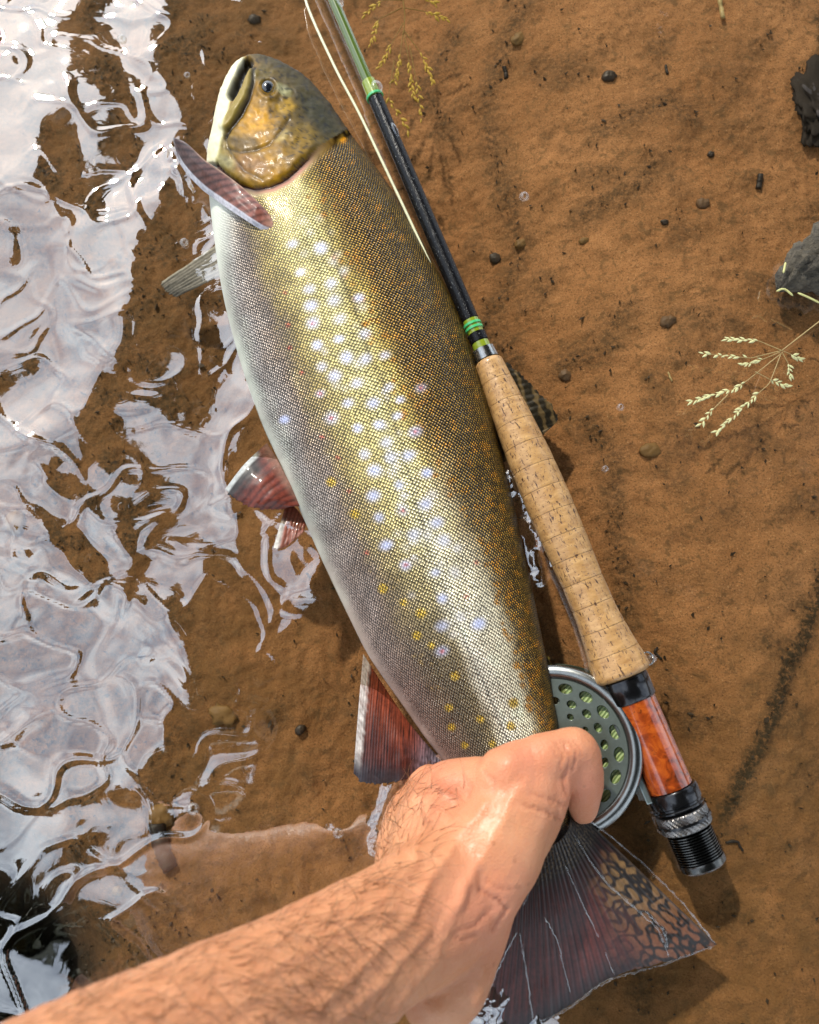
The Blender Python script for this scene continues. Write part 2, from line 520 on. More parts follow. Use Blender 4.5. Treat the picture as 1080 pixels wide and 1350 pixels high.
# pair the two outlines smoothly along the body
zc_ = ZC + 0.010 * ss(.80, .97, np.linspace(0, 1, NS))
Lp, Rp = P(Lr[:, 0], Lr[:, 1], zc_), P(Rr[:, 0], Rr[:, 1], zc_)
cen = (Lp + Rp) / 2
wv = (Rp - Lp) / 2
hw = np.linalg.norm(wv, axis=1)
wd = wv / (hw[:, None] + 1e-9)
sl = np.concatenate([[0], np.cumsum(np.linalg.norm(np.diff(cen, axis=0), axis=1))])
sn = sl / sl[-1]
thick = np.interp(sn, [0, 0.02, 0.08, 0.18, 0.28, 0.45, 0.6, 0.75, 0.88, 0.95, 1.0], [0.004, 0.011, 0.020, 0.030, 0.0355, 0.038, 0.036, 0.029, 0.018, 0.013, 0.004])
thick = np.convolve(np.pad(thick, 12, mode='edge'), np.ones(25) / 25, 'valid')
th = np.arange(NT) * 2 * math.pi / NT
cth, sth = np.cos(th), np.sin(th)
ex = np.sign(cth) * np.abs(cth) ** 0.92
ez = np.sign(sth) * np.abs(sth) ** 0.92
BV = cen[:, None] + (hw[:, None] * ex[None])[..., None] * wd[:, None] + np.array([0, 0, 1.0]) * (thick[:, None] * ez[None])[..., None]
# round the nose in
up = (sth > -0.15)[None] & np.ones((NS, 1), bool)
bpx, bpy_ = PIX(BV)
T_ = (1 + ex)[None] / 2 * np.ones((NS, 1))          # 0 belly .. 1 back
S_ = sn[:, None] * np.ones((1, NT))
GILL = [(288, 216), (300, 230), (318, 242), (338, 247), (358, 243), (378, 232), (396, 216), (412, 201), (424, 190), (440, 180), (455, 172)]
MAXI = [(333, 98), (325, 118), (315, 138), (305, 153), (296, 165)]
MAXG = [(335, 90), (334, 110), (328, 132), (318, 150), (304, 170), (298, 180)]
MGAP = [(326, 82), (317, 98), (311, 112), (306, 124)]
PREO = [(300, 196), (318, 202), (338, 198), (356, 190), (372, 172), (380, 158)]
SUBO = [(296, 178), (304, 200), (322, 226), (346, 238)]
gd, ga = seg_dist(bpx, bpy_, GILL)
gpts = np.array(GILL)
garc = np.interp(bpx, gpts[:, 0], gpts[:, 1])
headside = bpy_ < garc                                  # in front of the gill opening
xd, _ = seg_dist(bpx, bpy_, MAXI); xg, _ = seg_dist(bpx, bpy_, MAXG); mg, _ = seg_dist(bpx, bpy_, MGAP)
pd_, _ = seg_dist(bpx, bpy_, PREO); sd_, _ = seg_dist(bpx, bpy_, SUBO)
topw = ss(0.0, 0.35, ez)[None]
disp = np.where(headside, 0.0015 * np.exp(-gd / 40) - 0.0012 * np.exp(-(gd / 3.5) ** 2), -0.0016 * np.exp(-(gd / 9) ** 2)) * ss(.85, .60, ga)
disp = disp + 0.0026 * np.exp(-(xd / 7) ** 4) - 0.0018 * np.exp(-(xg / 3.0) ** 2) - 0.0075 * np.exp(-(mg / 7) ** 4)
disp = disp - 0.0009 * np.exp(-(pd_ / 2.5) ** 2) - 0.0007 * np.exp(-(sd_ / 2.2) ** 2)
ed = np.hypot(bpx - 354, (bpy_ - 117))
disp = disp - 0.0022 * np.exp(-(ed / 9) ** 4) + 0.0012 * np.exp(-((ed - 13) / 3.5) ** 2)
disp = disp + (0.0009 * fbm(bpx / 18, bpy_ / 18, 4, 7) + 0.0003 * fbm(bpx / 5, bpy_ / 5, 2, 17)) * headside + 0.0009 * fbm(bpx / 60, bpy_ / 60, 2, 9)
BV = BV + (disp * topw)[..., None] * (np.array([0, 0, 1.0]) * 0.9 + wd[:, None] * (ex[None, :, None] * 0.45))

def stops(t, tab):
    tab = np.array(tab, float)
    return np.stack([np.interp(t, tab[:, 0], tab[:, k]) for k in (1, 2, 3)], -1)
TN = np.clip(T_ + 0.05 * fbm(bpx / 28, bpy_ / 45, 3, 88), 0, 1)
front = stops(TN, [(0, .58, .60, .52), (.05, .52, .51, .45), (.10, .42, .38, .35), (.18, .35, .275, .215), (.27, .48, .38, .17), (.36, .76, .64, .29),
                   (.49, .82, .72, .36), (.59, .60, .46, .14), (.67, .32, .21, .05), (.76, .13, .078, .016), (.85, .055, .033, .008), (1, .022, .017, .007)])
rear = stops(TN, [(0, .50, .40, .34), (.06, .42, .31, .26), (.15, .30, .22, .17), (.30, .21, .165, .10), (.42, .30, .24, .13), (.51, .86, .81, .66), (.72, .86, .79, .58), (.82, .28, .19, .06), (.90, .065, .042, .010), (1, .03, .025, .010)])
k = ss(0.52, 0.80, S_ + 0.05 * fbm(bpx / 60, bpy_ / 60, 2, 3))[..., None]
COL = front * (1 - k) + rear * k  # flank colours, with the sky's sheen painted into the pale middle band
mott = fbm(bpx / 26, bpy_ / 40, 3, 15)
COL = COL * (1 + 0.28 * mott)[..., None]
# white breast behind the gills
br = ss(330, 285, bpx + 0.10 * (bpy_ - 250)) * ss(470, 300, bpy_)
COL = COL * (1 - br[..., None]) + np.array([.68, .70, .62]) * br[..., None]
# worm marks on the back
vm = np.abs(fbm(bpx / 13 + 0.6 * fbm(bpx / 20, bpy_ / 20, 2, 2), bpy_ / 17, 2, 29))
vmk = ss(0.70, 0.84, T_) * ss(0.10, 0.02, vm)
COL = COL * (1 - 0.75 * vmk[..., None]) + np.array([.30, .21, .05]) * (0.5 * ss(.72, .9, T_) * ss(0.14, 0.3, vm))[..., None]
# lateral line
ll, _ = seg_dist(bpx, bpy_, [(420, 205), (428, 270), (443, 348), (465, 398), (482, 453), (505, 505), (530, 590), (558, 700), (596, 810), (640, 905), (675, 990)])
COL = COL * (1 - 0.45 * np.exp(-(ll / 2.0) ** 2) * ~headside)[..., None]

SPOT = np.zeros(T_.shape)
def put(cx, cy, r, color, amt=1.0, soft=0.35, asp=1.0, mark=False):
    w = (np.abs(bpx - cx) < r * 1.6 + 2) & (np.abs(bpy_ - cy) < r * 1.6 + 2) & (ez[None] > -0.1)
    x, y = bpx[w], bpy_[w]
    dx, dy = x - cx, y - cy
    d = np.hypot(dx * 0.92 - dy * 0.38, (dx * 0.38 + dy * 0.92) * asp) + 1.2 * fbm(x / 4.5 + cx, y / 4.5, 2, 6)
    a = (amt * ss(r, r * soft, d))[..., None]
    COL[w] = COL[w] * (1 - a) + np.array(color) * a
    if mark: SPOT[w] = np.maximum(SPOT[w], a[:, 0])
Z1 = [(272, 133), (368, 145), (298, 228), (330, 287), (403, 265), (497, 315), (412, 325), (335, 342), (432, 387), (340, 402), (517, 437), (429, 455), (355, 475), (585, 510),
      (455, 517), (520, 520), (372, 548), (415, 580), (490, 605), (600, 618), (366, 640), (637, 660), (460, 672), (545, 672), (627, 715), (404, 722), (563, 745), (493, 757),
      (688, 770), (590, 805), (516, 845), (665, 850), (605, 857), (547, 900), (727, 908), (708, 620), (245, 728)]
Z2 = [(322, 58), (417, 113), (520, 67), (320, 152), (515, 183), (430, 208), (340, 233), (557, 253), (470, 295), (583, 320), (368, 337), (440, 412), (553, 440), (578, 537),
      (578, 640), (715, 632), (577, 735)]
Y2 = [(433, 552), (498, 592), (483, 676), (537, 713), (355, 500), (603, 947), (662, 1087), (612, 1020), (765, 1082), (720, 990), (625, 828), (845, 930), (835, 1015), (250, 220), (160, 100)]
R1 = [(247, 298), (258, 408), (303, 568), (340, 402), (366, 640), (404, 722), (372, 787), (425, 857), (688, 770), (708, 620), (262, 485)]
R2 = [(228, 135), (577, 735), (705, 403), (295, 365), (440, 412), (667, 530), (430, 208)]
rr_ = random.Random(3)
for k_ in range(330):                                    # small ochre spots over the back
    yy = rr_.uniform(215, 1000); tt = rr_.uniform(0.58 + .20 * float(ss(560, 760, yy)), 0.97)
    i = int(np.argmin(np.abs((Lr[:, 1] + Rr[:, 1]) / 2 - yy)))
    cx = Lr[i, 0] * (1 - tt) + Rr[i, 0] * tt; cy = Lr[i, 1] * (1 - tt) + Rr[i, 1] * tt
    put(cx, cy, rr_.uniform(3.5, 6.5), (.62, .30, .025), rr_.uniform(.5, .95), 0.3)
for k_ in range(70):                                     # pale gold flecks low on the flank
    yy = rr_.uniform(300, 900); tt = rr_.uniform(0.2, 0.42)
    i = int(np.argmin(np.abs((Lr[:, 1] + Rr[:, 1]) / 2 - yy)))
    cx = Lr[i, 0] * (1 - tt) + Rr[i, 0] * tt; cy = Lr[i, 1] * (1 - tt) + Rr[i, 1] * tt
    put(cx, cy, rr_.uniform(2.5, 5), (.50, .36, .14), rr_.uniform(.3, .6), 0.3)
for k_ in range(46):                                     # faint halos between the rows
    yy = rr_.uniform(270, 860); tt = rr_.uniform(0.34, 0.66)
    i = int(np.argmin(np.abs((Lr[:, 1] + Rr[:, 1]) / 2 - yy)))
    put(Lr[i, 0] * (1 - tt) + Rr[i, 0] * tt, Lr[i, 1] * (1 - tt) + Rr[i, 1] * tt, rr_.uniform(7, 13), (.70, .70, .80), rr_.uniform(.2, .5), 0.05, rr_.uniform(.8, 1.3), True)
for (zx, zy) in Z1: put(280 + zx / 2.571, 270 + zy / 2.571, rr_.uniform(10, 15.5), (.60, .65, .92), rr_.uniform(.55, .92), 0.12, rr_.uniform(1.0, 1.4), True)
for (zx, zy) in Z2: put(380 + zx / 2.842, 600 + zy / 2.842, rr_.uniform(10, 16), (.60, .65, .90), rr_.uniform(.5, .88), 0.12, rr_.uniform(1.0, 1.4), True)
for (zx, zy) in Y2: put(380 + zx / 2.842, 600 + zy / 2.842, rr_.uniform(6, 9), (.66, .46, .05), .85, 0.5)
for (zx, zy) in R1: put(280 + zx / 2.571, 270 + zy / 2.571, 4.4, (.66, .10, .08), .7, 0.2)
for (zx, zy) in R2: put(380 + zx / 2.842, 600 + zy / 2.842, 4.4, (.66, .12, .08), .7, 0.2)

# head colours
hx = (bpx - 279) * 0.86 + (bpy_ - 180) * -0.0
hT = np.clip(T_, 0, 1)
hcol = stops(hT, [(0, .62, .62, .46), (.09, .60, .60, .44), (.16, .30, .25, .13), (.26, .33, .21, .035), (.42, .42, .25, .02), (.56, .26, .165, .02), (.68, .15, .105, .014),
                  (.82, .09, .072, .012), (1, .06, .05, .012)])
def hput(cx, cy, rx, ry, color, amt, ang=0.0):
    global hcol
    dx, dy = bpx - cx, bpy_ - cy
    c_, s_ = math.cos(ang), math.sin(ang)
    d = np.hypot((dx * c_ + dy * s_) / rx, (-dx * s_ + dy * c_) / ry) + 0.35 * fbm(bpx / 11, bpy_ / 11, 3, 77)
    a = (amt * ss(1.15, 0.45, d))[..., None]
    hcol = hcol * (1 - a) + np.array(color) * a
hput(340, 160, 26, 18, (.58, .34, .02), .95, -0.3)
hput(378, 140, 15, 12, (.50, .33, .01), .8, -0.4)
hput(400, 178, 24, 20, (.24, .17, .03), .7, -0.6)
hput(395, 190, 16, 22, (.34, .22, .02), .6, 0.5)
hput(332, 218, 30, 16, (.30, .17, .09), .85, 0.2)
hput(322, 190, 24, 12, (.15, .105, .05), .8, 0.1)
hput(300, 215, 14, 10, (.42, .42, .40), .7, 0.4)
hput(374, 118, 13, 8, (.40, .42, .42), .75, 0.5)
hput(372, 180, 13, 7, (.50, .42, .30), .75, -0.9)
hput(330, 92, 8, 6, (.14, .12, .08), .8)
hput(345, 98, 16, 14, (.14, .12, .04), .7)
hput(420, 150, 40, 16, (.045, .045, .02), .75, 0.85)
spk = ss(0.18, 0.36, fbm(bpx / 6, bpy_ / 6, 2, 55)) * ss(.38, .6, hT)
hcol = hcol * (1 - 0.65 * spk[..., None])
hcol = hcol * (1 + 0.5 * fbm(bpx / 9, bpy_ / 9, 3, 56))[..., None]
jaw = np.exp(-(xd / 7.0) ** 6)[..., None]
hcol = hcol * (1 - jaw) + np.array([.33, .27, .12]) * jaw
lj = (ss(3, -3, bpx - np.interp(bpy_, [80, 100, 140, 170, 200, 220], [322, 309, 302, 296, 290, 285])) * (bpy_ < 235))[..., None]
hcol = hcol * (1 - lj) + np.array([.68, .66, .48]) * lj
gapk = np.exp(-(mg / 7.5) ** 6)[..., None]
hcol = hcol * (1 - gapk) + np.array([.012, .010, .008]) * gapk
for d_, w_, a_ in ((xg, 3.0, .95), (mg, 3.0, .5), (pd_, 1.8, .55), (sd_, 1.8, .5)):
    hcol = hcol * (1 - a_ * np.exp(-(d_ / w_) ** 2))[..., None]
hcol = hcol * (0.74 + 0.26 * np.maximum(lj, 0.4 * jaw)) * (1 - np.array([0, .06, .45]) * (1 - lj))
hk = headside[..., None].astype(float)
COL = COL * (1 - hk) + hcol * hk
# gill slit: dark, with a red streak, a bare pink collar behind it
COL = COL * (1 - 0.45 * np.exp(-(gd / 16) ** 2) * ~headside * ss(.9, .6, T_))[..., None]
col_ = (np.exp(-(gd / 12) ** 4) * ~headside * ss(.84, .6, T_) * (bpx > 285) * (ez[None] > 0))[..., None]
COL = COL * (1 - 0.85 * col_) + np.array([.27, .20, .13]) * 0.85 * col_
gr = (np.exp(-((gd - 2.0) / 3.2) ** 2) * ~headside * ss(.86, .62, ga))[..., None]
COL = COL * (1 - gr) + np.array([.05, .012, .010]) * gr
gp = (np.exp(-((gd - 6.5) / 2.0) ** 2) * ~headside * ss(.25, .4, ga) * ss(.75, .6, ga))[..., None]
COL = COL * (1 - .8 * gp) + np.array([.52, .25, .20]) * .8 * gp
tl = ss(.90, .97, S_)[..., None]
COL = COL * (1 - tl) + np.array([.07, .05, .03]) * tl
COL = np.clip(COL, 0.004, 0.9)
COL = 1.02 * COL ** 1.22
under = (ez < -0.25)[None, :, None]
scale_amt = (~headside) * ss(7, 18, gd) * (1 - 0.85 * br) * (1 - 0.6 * SPOT) * ss(-0.2, 0.1, ez)[None] * ss(0.0, 0.07, T_)
back_amt = ss(0.54 + .16 * k[..., 0], 0.70 + .15 * k[..., 0], T_) * (~headside)
# arc lengths for the scale lattice
arc = np.zeros((NS, NT))
dd = np.linalg.norm(np.diff(BV, axis=1), axis=2)
arc[:, 1:] = np.cumsum(dd, axis=1)
SUV = np.stack([sl[:, None] * np.ones((1, NT)), arc * 0.35 + 0.65 * arc.max() * (th / (2 * math.pi))[None] * 0.9], -1)

m = NM('trout_skin')
base = m.attr('Col')
uvv = m.node('Attribute', attribute_name='scale_uv').outputs['Vector']
warp = m.node('TexNoise'); m.link(uvv, warp.inputs['Vector']); warp.inputs['Scale'].default_value = 60; warp.inputs['Detail'].default_value = 2
wv1 = m.node('VectorMath', operation='MULTIPLY_ADD'); m.link(warp.outputs['Color'], wv1.inputs[0]); wv1.inputs[1].default_value = (0.0016,) * 3; m.link(uvv, wv1.inputs[2])
rot = m.mapping(wv1.outputs[0], (1, 1.15, 1), (0, 0, R(45)))
vd = m.voronoi(rot, 690, 0.22, 'F1', '2D')
vc = m.voronoi(rot, 690, 0.22, 'F1', '2D', 'Color')
sa = m.attr('scale_amt', 'Fac'); ba = m.attr('back_amt', 'Fac')
dome = m.ramp(vd, [(0.12, 1.0), (0.36, 0.55), (0.52, 0.0)])
mul = m.ramp(vd, [(0.16, 1.0), (0.34, 0.64), (0.50, 0.11)])
jit = m.math('MULTIPLY_ADD', m.node('SeparateColor').outputs[0], 0.0) if False else None
sep = m.node('SeparateColor'); m.link(vc, sep.inputs[0])
jv = m.math('ADD', m.math('MULTIPLY', sep.outputs[0], 0.5), 0.95)
mulc = m.mix(1.0, mul, mul, 'MIX')
flank = m.mix(1.0, base, mulc, 'MULTIPLY')
jc = m.node('CombineColor'); [m.link(jv, jc.inputs[k]) for k in range(3)]
flank = m.mix(1.0, flank, jc.outputs[0], 'MULTIPLY')
dots0 = m.ramp(vd, [(0.18, 1.0), (0.29, 0.0)])
dots = m.math('MULTIPLY', dots0, m.math('ADD', m.math('MULTIPLY', sep.outputs[1], 1.0), 0.35), True)
gold = m.mix(0.42, m.mix(1.0, base, (2.6, 2.3, 1.8), 'MULTIPLY'), (1.0, 0.58, 0.08))
dk = m.mix(0.93, base, (0.006, 0.0038, 0.0015))
backc = m.mix(dots, dk, gold)
scl = m.mix(ba, flank, backc)
colr = m.mix(sa, base, scl)
bmp = m.node('Bump'); m.link(dome, bmp.inputs['Height']); m.link(m.math('MULTIPLY', sa, 0.7), bmp.inputs['Strength']); bmp.inputs['Distance'].default_value = 0.0006
fn = m.noise(uvv, 900, 3, 0.6)
nrm = m.bump(fn, 0.12, 0.0006, bmp.outputs[0])
m.set(color=colr, rough=m.math('SUBTRACT', 0.46, m.math('MULTIPLY', sa, 0.15)), metal=m.math('ADD', m.math('MULTIPLY', m.math('MULTIPLY', sa, m.math('SUBTRACT', 1.0, m.math('MULTIPLY', ba, 0.8))), 0.30), 0.04), normal=nrm, coat=m.math('ADD', m.math('MULTIPLY', m.math('SUBTRACT', sa, m.math('MULTIPLY', ba, 0.8)), 0.16), 0.05, True), coat_rough=0.12, coat_normal=nrm, spec=m.math('ADD', m.math('MULTIPLY', m.math('SUBTRACT', sa, m.math('MULTIPLY', ba, 0.9)), 0.22), 0.18))
M_SKIN = m.m

trout = tag(empty('brook_trout', tuple(P(520, 640, -0.05))), 'large golden brown trout with pale lilac and yellow spots, held by the tail', 'fish')
def under_fish(o):
    o.parent = trout
    o.matrix_parent_inverse = Matrix.Translation(trout.location).inverted()
    return o
BVf = BV.reshape(-1, 3)
capA = len(BVf); capB = capA + 1
Vb = np.vstack([BVf, BV[0].mean(0), BV[-1].mean(0)])
Fb = grid_faces(NS, NT, True)[:, ::-1]
ring0 = np.array([[capA, j, (j + 1) % NT, (j + 1) % NT] for j in range(NT)])
def padv(a, v): return np.concatenate([a.reshape(-1), [v, v]])
Flist = Fb
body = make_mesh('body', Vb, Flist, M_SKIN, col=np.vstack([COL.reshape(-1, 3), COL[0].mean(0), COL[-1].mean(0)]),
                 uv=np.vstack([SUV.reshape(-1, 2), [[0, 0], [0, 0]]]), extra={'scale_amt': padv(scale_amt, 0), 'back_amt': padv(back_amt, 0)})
bm = bmesh.new(); bm.from_mesh(body.data); bm.verts.ensure_lookup_table()
for base_i, ci, flip in ((0, capA, 0), ((NS - 1) * NT, capB, 1)):
    for j in range(NT):
        a, b = bm.verts[base_i + j], bm.verts[base_i + (j + 1) % NT]
        f = bm.faces.new((bm.verts[ci], b, a) if flip else (bm.verts[ci], a, b)); f.smooth = True
bmesh.ops.recalc_face_normals(bm, faces=bm.faces)
bm.to_mesh(body.data); bm.free()
under_fish(body)
topmask = (ez > 0)[None] & np.ones((NS, 1), bool)
TBV = BV[topmask]; tpx, tpy = PIX(TBV)
def fish_top(px, py):
    return TBV[np.argmin((tpx - px) ** 2 + (tpy - py) ** 2)]

# eye
m = NM('eye_iris')
co = m.coord('Object')
g = m.node('TexGradient', gradient_type='SPHERICAL'); mp = m.mapping(co, (250, 250, 250)); m.link(mp, g.inputs['Vector'])
n = m.noise(co, 1200, 3)
iris = m.mix(n, (0.10, 0.06, 0.012), (0.24, 0.16, 0.04))
m.set(color=iris, rough=0.2, coat=1.0, coat_rough=0.02)
M_IRIS = m.m
M_PUPIL = simple('eye_pupil', (0.008, 0.010, 0.014), 0.1, coat=1.0, bump=0)
def ellipsoid(name, c, r, mat, parent=None, seg=24, rings=14, rot=None):
    u = np.linspace(0, math.pi, rings); v = np.arange(seg) * 2 * math.pi / seg
    V = np.stack([np.sin(u)[:, None] * np.cos(v), np.sin(u)[:, None] * np.sin(v), np.cos(u)[:, None] * np.ones(seg)], -1) * np.asarray(r)
    V = V.reshape(-1, 3)
    if rot is not None: V = V @ np.array(Matrix.Rotation(rot, 3, 'Z')).T
    o = make_mesh(name, V, grid_faces(rings, seg, True)[:, ::-1], mat)
    o.location = c
    if parent is not None: o.parent = parent
    return o
e0 = fish_top(354, 117)
eye = under_fish(ellipsoid('eye', e0 + [0, 0, -0.0004], (0.0048, 0.0054, 0.0028), M_IRIS))
pup = ellipsoid('pupil', (-0.0006, 0.0002, 0.0014), (0.0036, 0.0042, 0.0019), M_PUPIL, eye)

# fins: a patch lofted between a base line and a tip line
m = NM('fin_membrane')
base = m.attr('Col')
n = m.noise(m.coord('Object'), 500, 4)
colr = m.mix(1.0, base, m.ramp(n, [(0.3, 0.75), (0.7, 1.25)]), 'MULTIPLY')
m.set(color=colr, rough=0.42, coat=0.28, coat_rough=0.04, spec=.22, normal=m.bump(n, 0.15, 0.0004))
M_FIN = m.m
def fin(name, base, tip, zb, zt, colf, nu=70, nv=90, rays=22, amp=0.00035, bow=0.0, thickn=0.0007, jag=.0012):
    """base, tip: pixel polylines running from the leading to the trailing edge; zb, zt heights (scalars or per-point lists)"""
    b = resample(base, nv); t = resample(tip, nv)
    zbv = np.interp(np.linspace(0, 1, nv), np.linspace(0, 1, np.size(zb)), np.atleast_1d(zb))
    ztv = np.interp(np.linspace(0, 1, nv), np.linspace(0, 1, np.size(zt)), np.atleast_1d(zt))
    B3, T3 = P(b[:, 0], b[:, 1], zbv), P(t[:, 0], t[:, 1], ztv)
    u = np.linspace(0, 1, nu)[:, None, None]; v = np.linspace(0, 1, nv)
    V = B3[None] * (1 - u) + T3[None] * u
    V[..., 2] += bow * np.sin(math.pi * u[..., 0])
    U2 = np.repeat(u[..., 0], nv, 1); V2 = np.repeat(v[None], nu, 0)
    ray = np.abs(np.sin(V2 * math.pi * rays + 0.25 * np.sin(U2 * 5)))
    V[..., 2] += amp * (ray - 0.5) * (0.4 + 0.6 * np.sin(math.pi * np.clip(U2, 0, .8)))
    V[..., 2] += 0.0012 * fbm(U2 * 3, V2 * 4, 2, len(name)) * U2
    V[-1, :, :2] += (jag * fbm(v * 30, v * 0 + 3.3, 2, 5))[:, None]
    px, py = PIX(V)
    col = colf(U2, V2, px, py, ray)
    edge = np.minimum(np.minimum(V2, 1 - V2) * 12, (1 - U2) * 8).clip(0.15, 1)
    V1 = V + np.array([0, 0, 1]) * (thickn * edge / 2)[..., None]
    V0 = V - np.array([0, 0, 1]) * (thickn * edge / 2)[..., None]
    A = np.vstack([V1.reshape(-1, 3), V0.reshape(-1, 3)])
    f = grid_faces(nu, nv); N = nu * nv
    idx = np.arange(N).reshape(nu, nv)
    loop = np.concatenate([idx[0], idx[1:, -1], idx[-1, -2::-1], idx[-2:0:-1, 0]])
    l2 = np.roll(loop, -1)
    rim = np.stack([loop, loop + N, l2 + N, l2], -1)
    F = np.vstack([f, f[:, ::-1] + N, rim])
    o = make_mesh(name, A, F, M_FIN, col=np.clip(np.vstack([col.reshape(-1, 3)] * 2), 0.003, .9))
    bm = bmesh.new(); bm.from_mesh(o.data); bmesh.ops.recalc_face_normals(bm, faces=bm.faces); bm.to_mesh(o.data); bm.free()
    under_fish(o)
    return o
def lerpc(a, b, k): return np.asarray(a) * (1 - k[..., None]) + np.asarray(b) * k[..., None]

def c_anal(u, v, px, py, ray):
    c = lerpc((.19, .038, .016), (.075, .018, .012), ss(.15, .75, u + .25 * fbm(v * 12, u * 3, 2, 31)))
    c = lerpc(c, (.22, .22, .28), ss(.55, .95, v) * .85)
    c = c * (0.5 + 0.5 * ray + 1.1 * fbm(v * 55, u * 3, 2, 3)).clip(.15, 2)[..., None]
    tipd = ss(.72, .92, u + .05 * fbm(v * 9, u * 3, 2, 8)) * ss(.75, .4, v)
    c = lerpc(c, (.03, .028, .035), tipd * .9)
    c = lerpc(c, (.62, .58, .54), ss(.115, .06, v + .03 * fbm(u * 14, v, 2, 4)) * ss(.97, .75, u) * (.7 + .5 * fbm(u * 30, v * 9, 2, 14)).clip(0, 1))
    return c * .8
fin('anal_fin', [(479, 862), (500, 895), (530, 940), (560, 978), (592, 1012)], [(466, 1022), (478, 1031), (505, 1034), (545, 1024), (588, 1004)], [-.004, -.002, 0, 0, -.004], [.003, .005, .006, .004, -.004], c_anal, bow=.003, rays=34, nv=160, amp=.00014)

def c_pelv(u, v, px, py, ray):
    c = lerpc((.24, .055, .035), (.20, .042, .024), u) * (0.5 + 0.8 * ray)[..., None]
    c = lerpc(c, (.45, .26, .20), ss(.25, 0, u) * .8)
    c = lerpc(c, (.03, .022, .02), ss(.42, .12, v + .08 * fbm(u * 9, v * 9, 2, 3)) * ss(.1, .4, u))
    c = lerpc(c, (.62, .64, .62), ss(.09, .05, v) * ss(.15, .3, u))
    return c * .55
fin('pelvic_fin', [(352, 584), (366, 606), (384, 640), (402, 668)], [(296, 646), (312, 660), (335, 670), (372, 672)], [-.004, .002, .004, .002], [.003, .005, .005, .003], c_pelv, bow=.004, rays=9, nu=50, nv=60, amp=.00015)
def c_pelv2(u, v, px, py, ray):
    c = lerpc((.26, .07, .045), (.16, .06, .04), u) * (0.6 + 0.6 * ray)[..., None]
    return lerpc(c, (.42, .40, .36), ss(.2, .08, v) * ss(.3, .5, u))
fin('pelvic_fin', [(378, 660), (392, 672), (404, 690)], [(360, 724), (375, 722), (400, 702)], -.002, .002, c_pelv2, bow=0, rays=7, nu=40, nv=40)

def c_pec(u, v, px, py, ray):
    ry = np.abs(np.sin((v * 1.0 + u * .16) * 46))
    c = lerpc((.055, .030, .028), (.19, .065, .045), ss(.1, .95, v)) * (0.35 + 0.85 * ry)[..., None]
    c = lerpc(c, (.30, .18, .12), ss(.10, .02, u) * ss(.1, .3, v) * .7)
    c = lerpc(c, (.56, .57, .62), ss(.80, .86, u) * ss(.06, .2, v) * .8)
    c = lerpc(c, (.42, .24, .17), ss(.90, 1, v) * .7)
    c = lerpc(c, (.50, .50, .50), ss(.03, .0, v) * .7)
    return c
fin('pectoral_fin', [(229, 181), (246, 189), (270, 211), (296, 229), (322, 249), (348, 274), (362, 290)], [(229, 188), (239, 218), (262, 246), (288, 266), (314, 284), (344, 302), (360, 306)],
    [.016, .020, .024, .027, fish_top(322, 249)[2] + .005, fish_top(348, 274)[2] + .002, fish_top(362, 290)[2] - .002], [.012, .010, .012, .015, fish_top(314, 284)[2] + .003, fish_top(344, 302)[2] + .001, fish_top(360, 306)[2] - .002], c_pec, bow=.002, rays=10, nu=50, nv=110, amp=.0003, jag=0)
def c_pec2(u, v, px, py, ray):
    c = lerpc((.30, .28, .24), (.16, .15, .13), u) * (0.6 + 0.6 * ray)[..., None]
    return lerpc(c, (.42, .40, .34), ss(.12, .05, v))
fin('pectoral_fin', [(286, 322), (290, 340), (294, 362)], [(212, 372), (216, 382), (232, 392)], -.018, -.030, c_pec2, rays=8, nu=50, nv=50)

def c_dors(u, v, px, py, ray):
    w = np.sin(px * .42 - py * .12 + 3 * fbm(px / 15, py / 15, 2, 4))
    c = lerpc((.022, .018, .012), (.16, .11, .05), ss(.25, .8, w))
    return c
fin('dorsal_fin', [(630, 478), (640, 520), (652, 565), (664, 610)], [(668, 478), (700, 508), (735, 548), (716, 574)], [-.010] * 4, [-.010, -.008, -.007, -.010], c_dors, rays=14)
def c_adip(u, v, px, py, ray):
    w = np.abs(fbm(px / 9, py / 9, 2, 14))
    return lerpc((.20, .15, .035), (.015, .012, .006), ss(.17, .07, w))
fin('adipose_fin', [(704, 862), (714, 890), (722, 915)], [(722, 866), (738, 898), (736, 938)], [-.004] * 3, [-.002, -.001, -.002], c_adip, rays=2, nu=30, nv=40, thickn=.003)

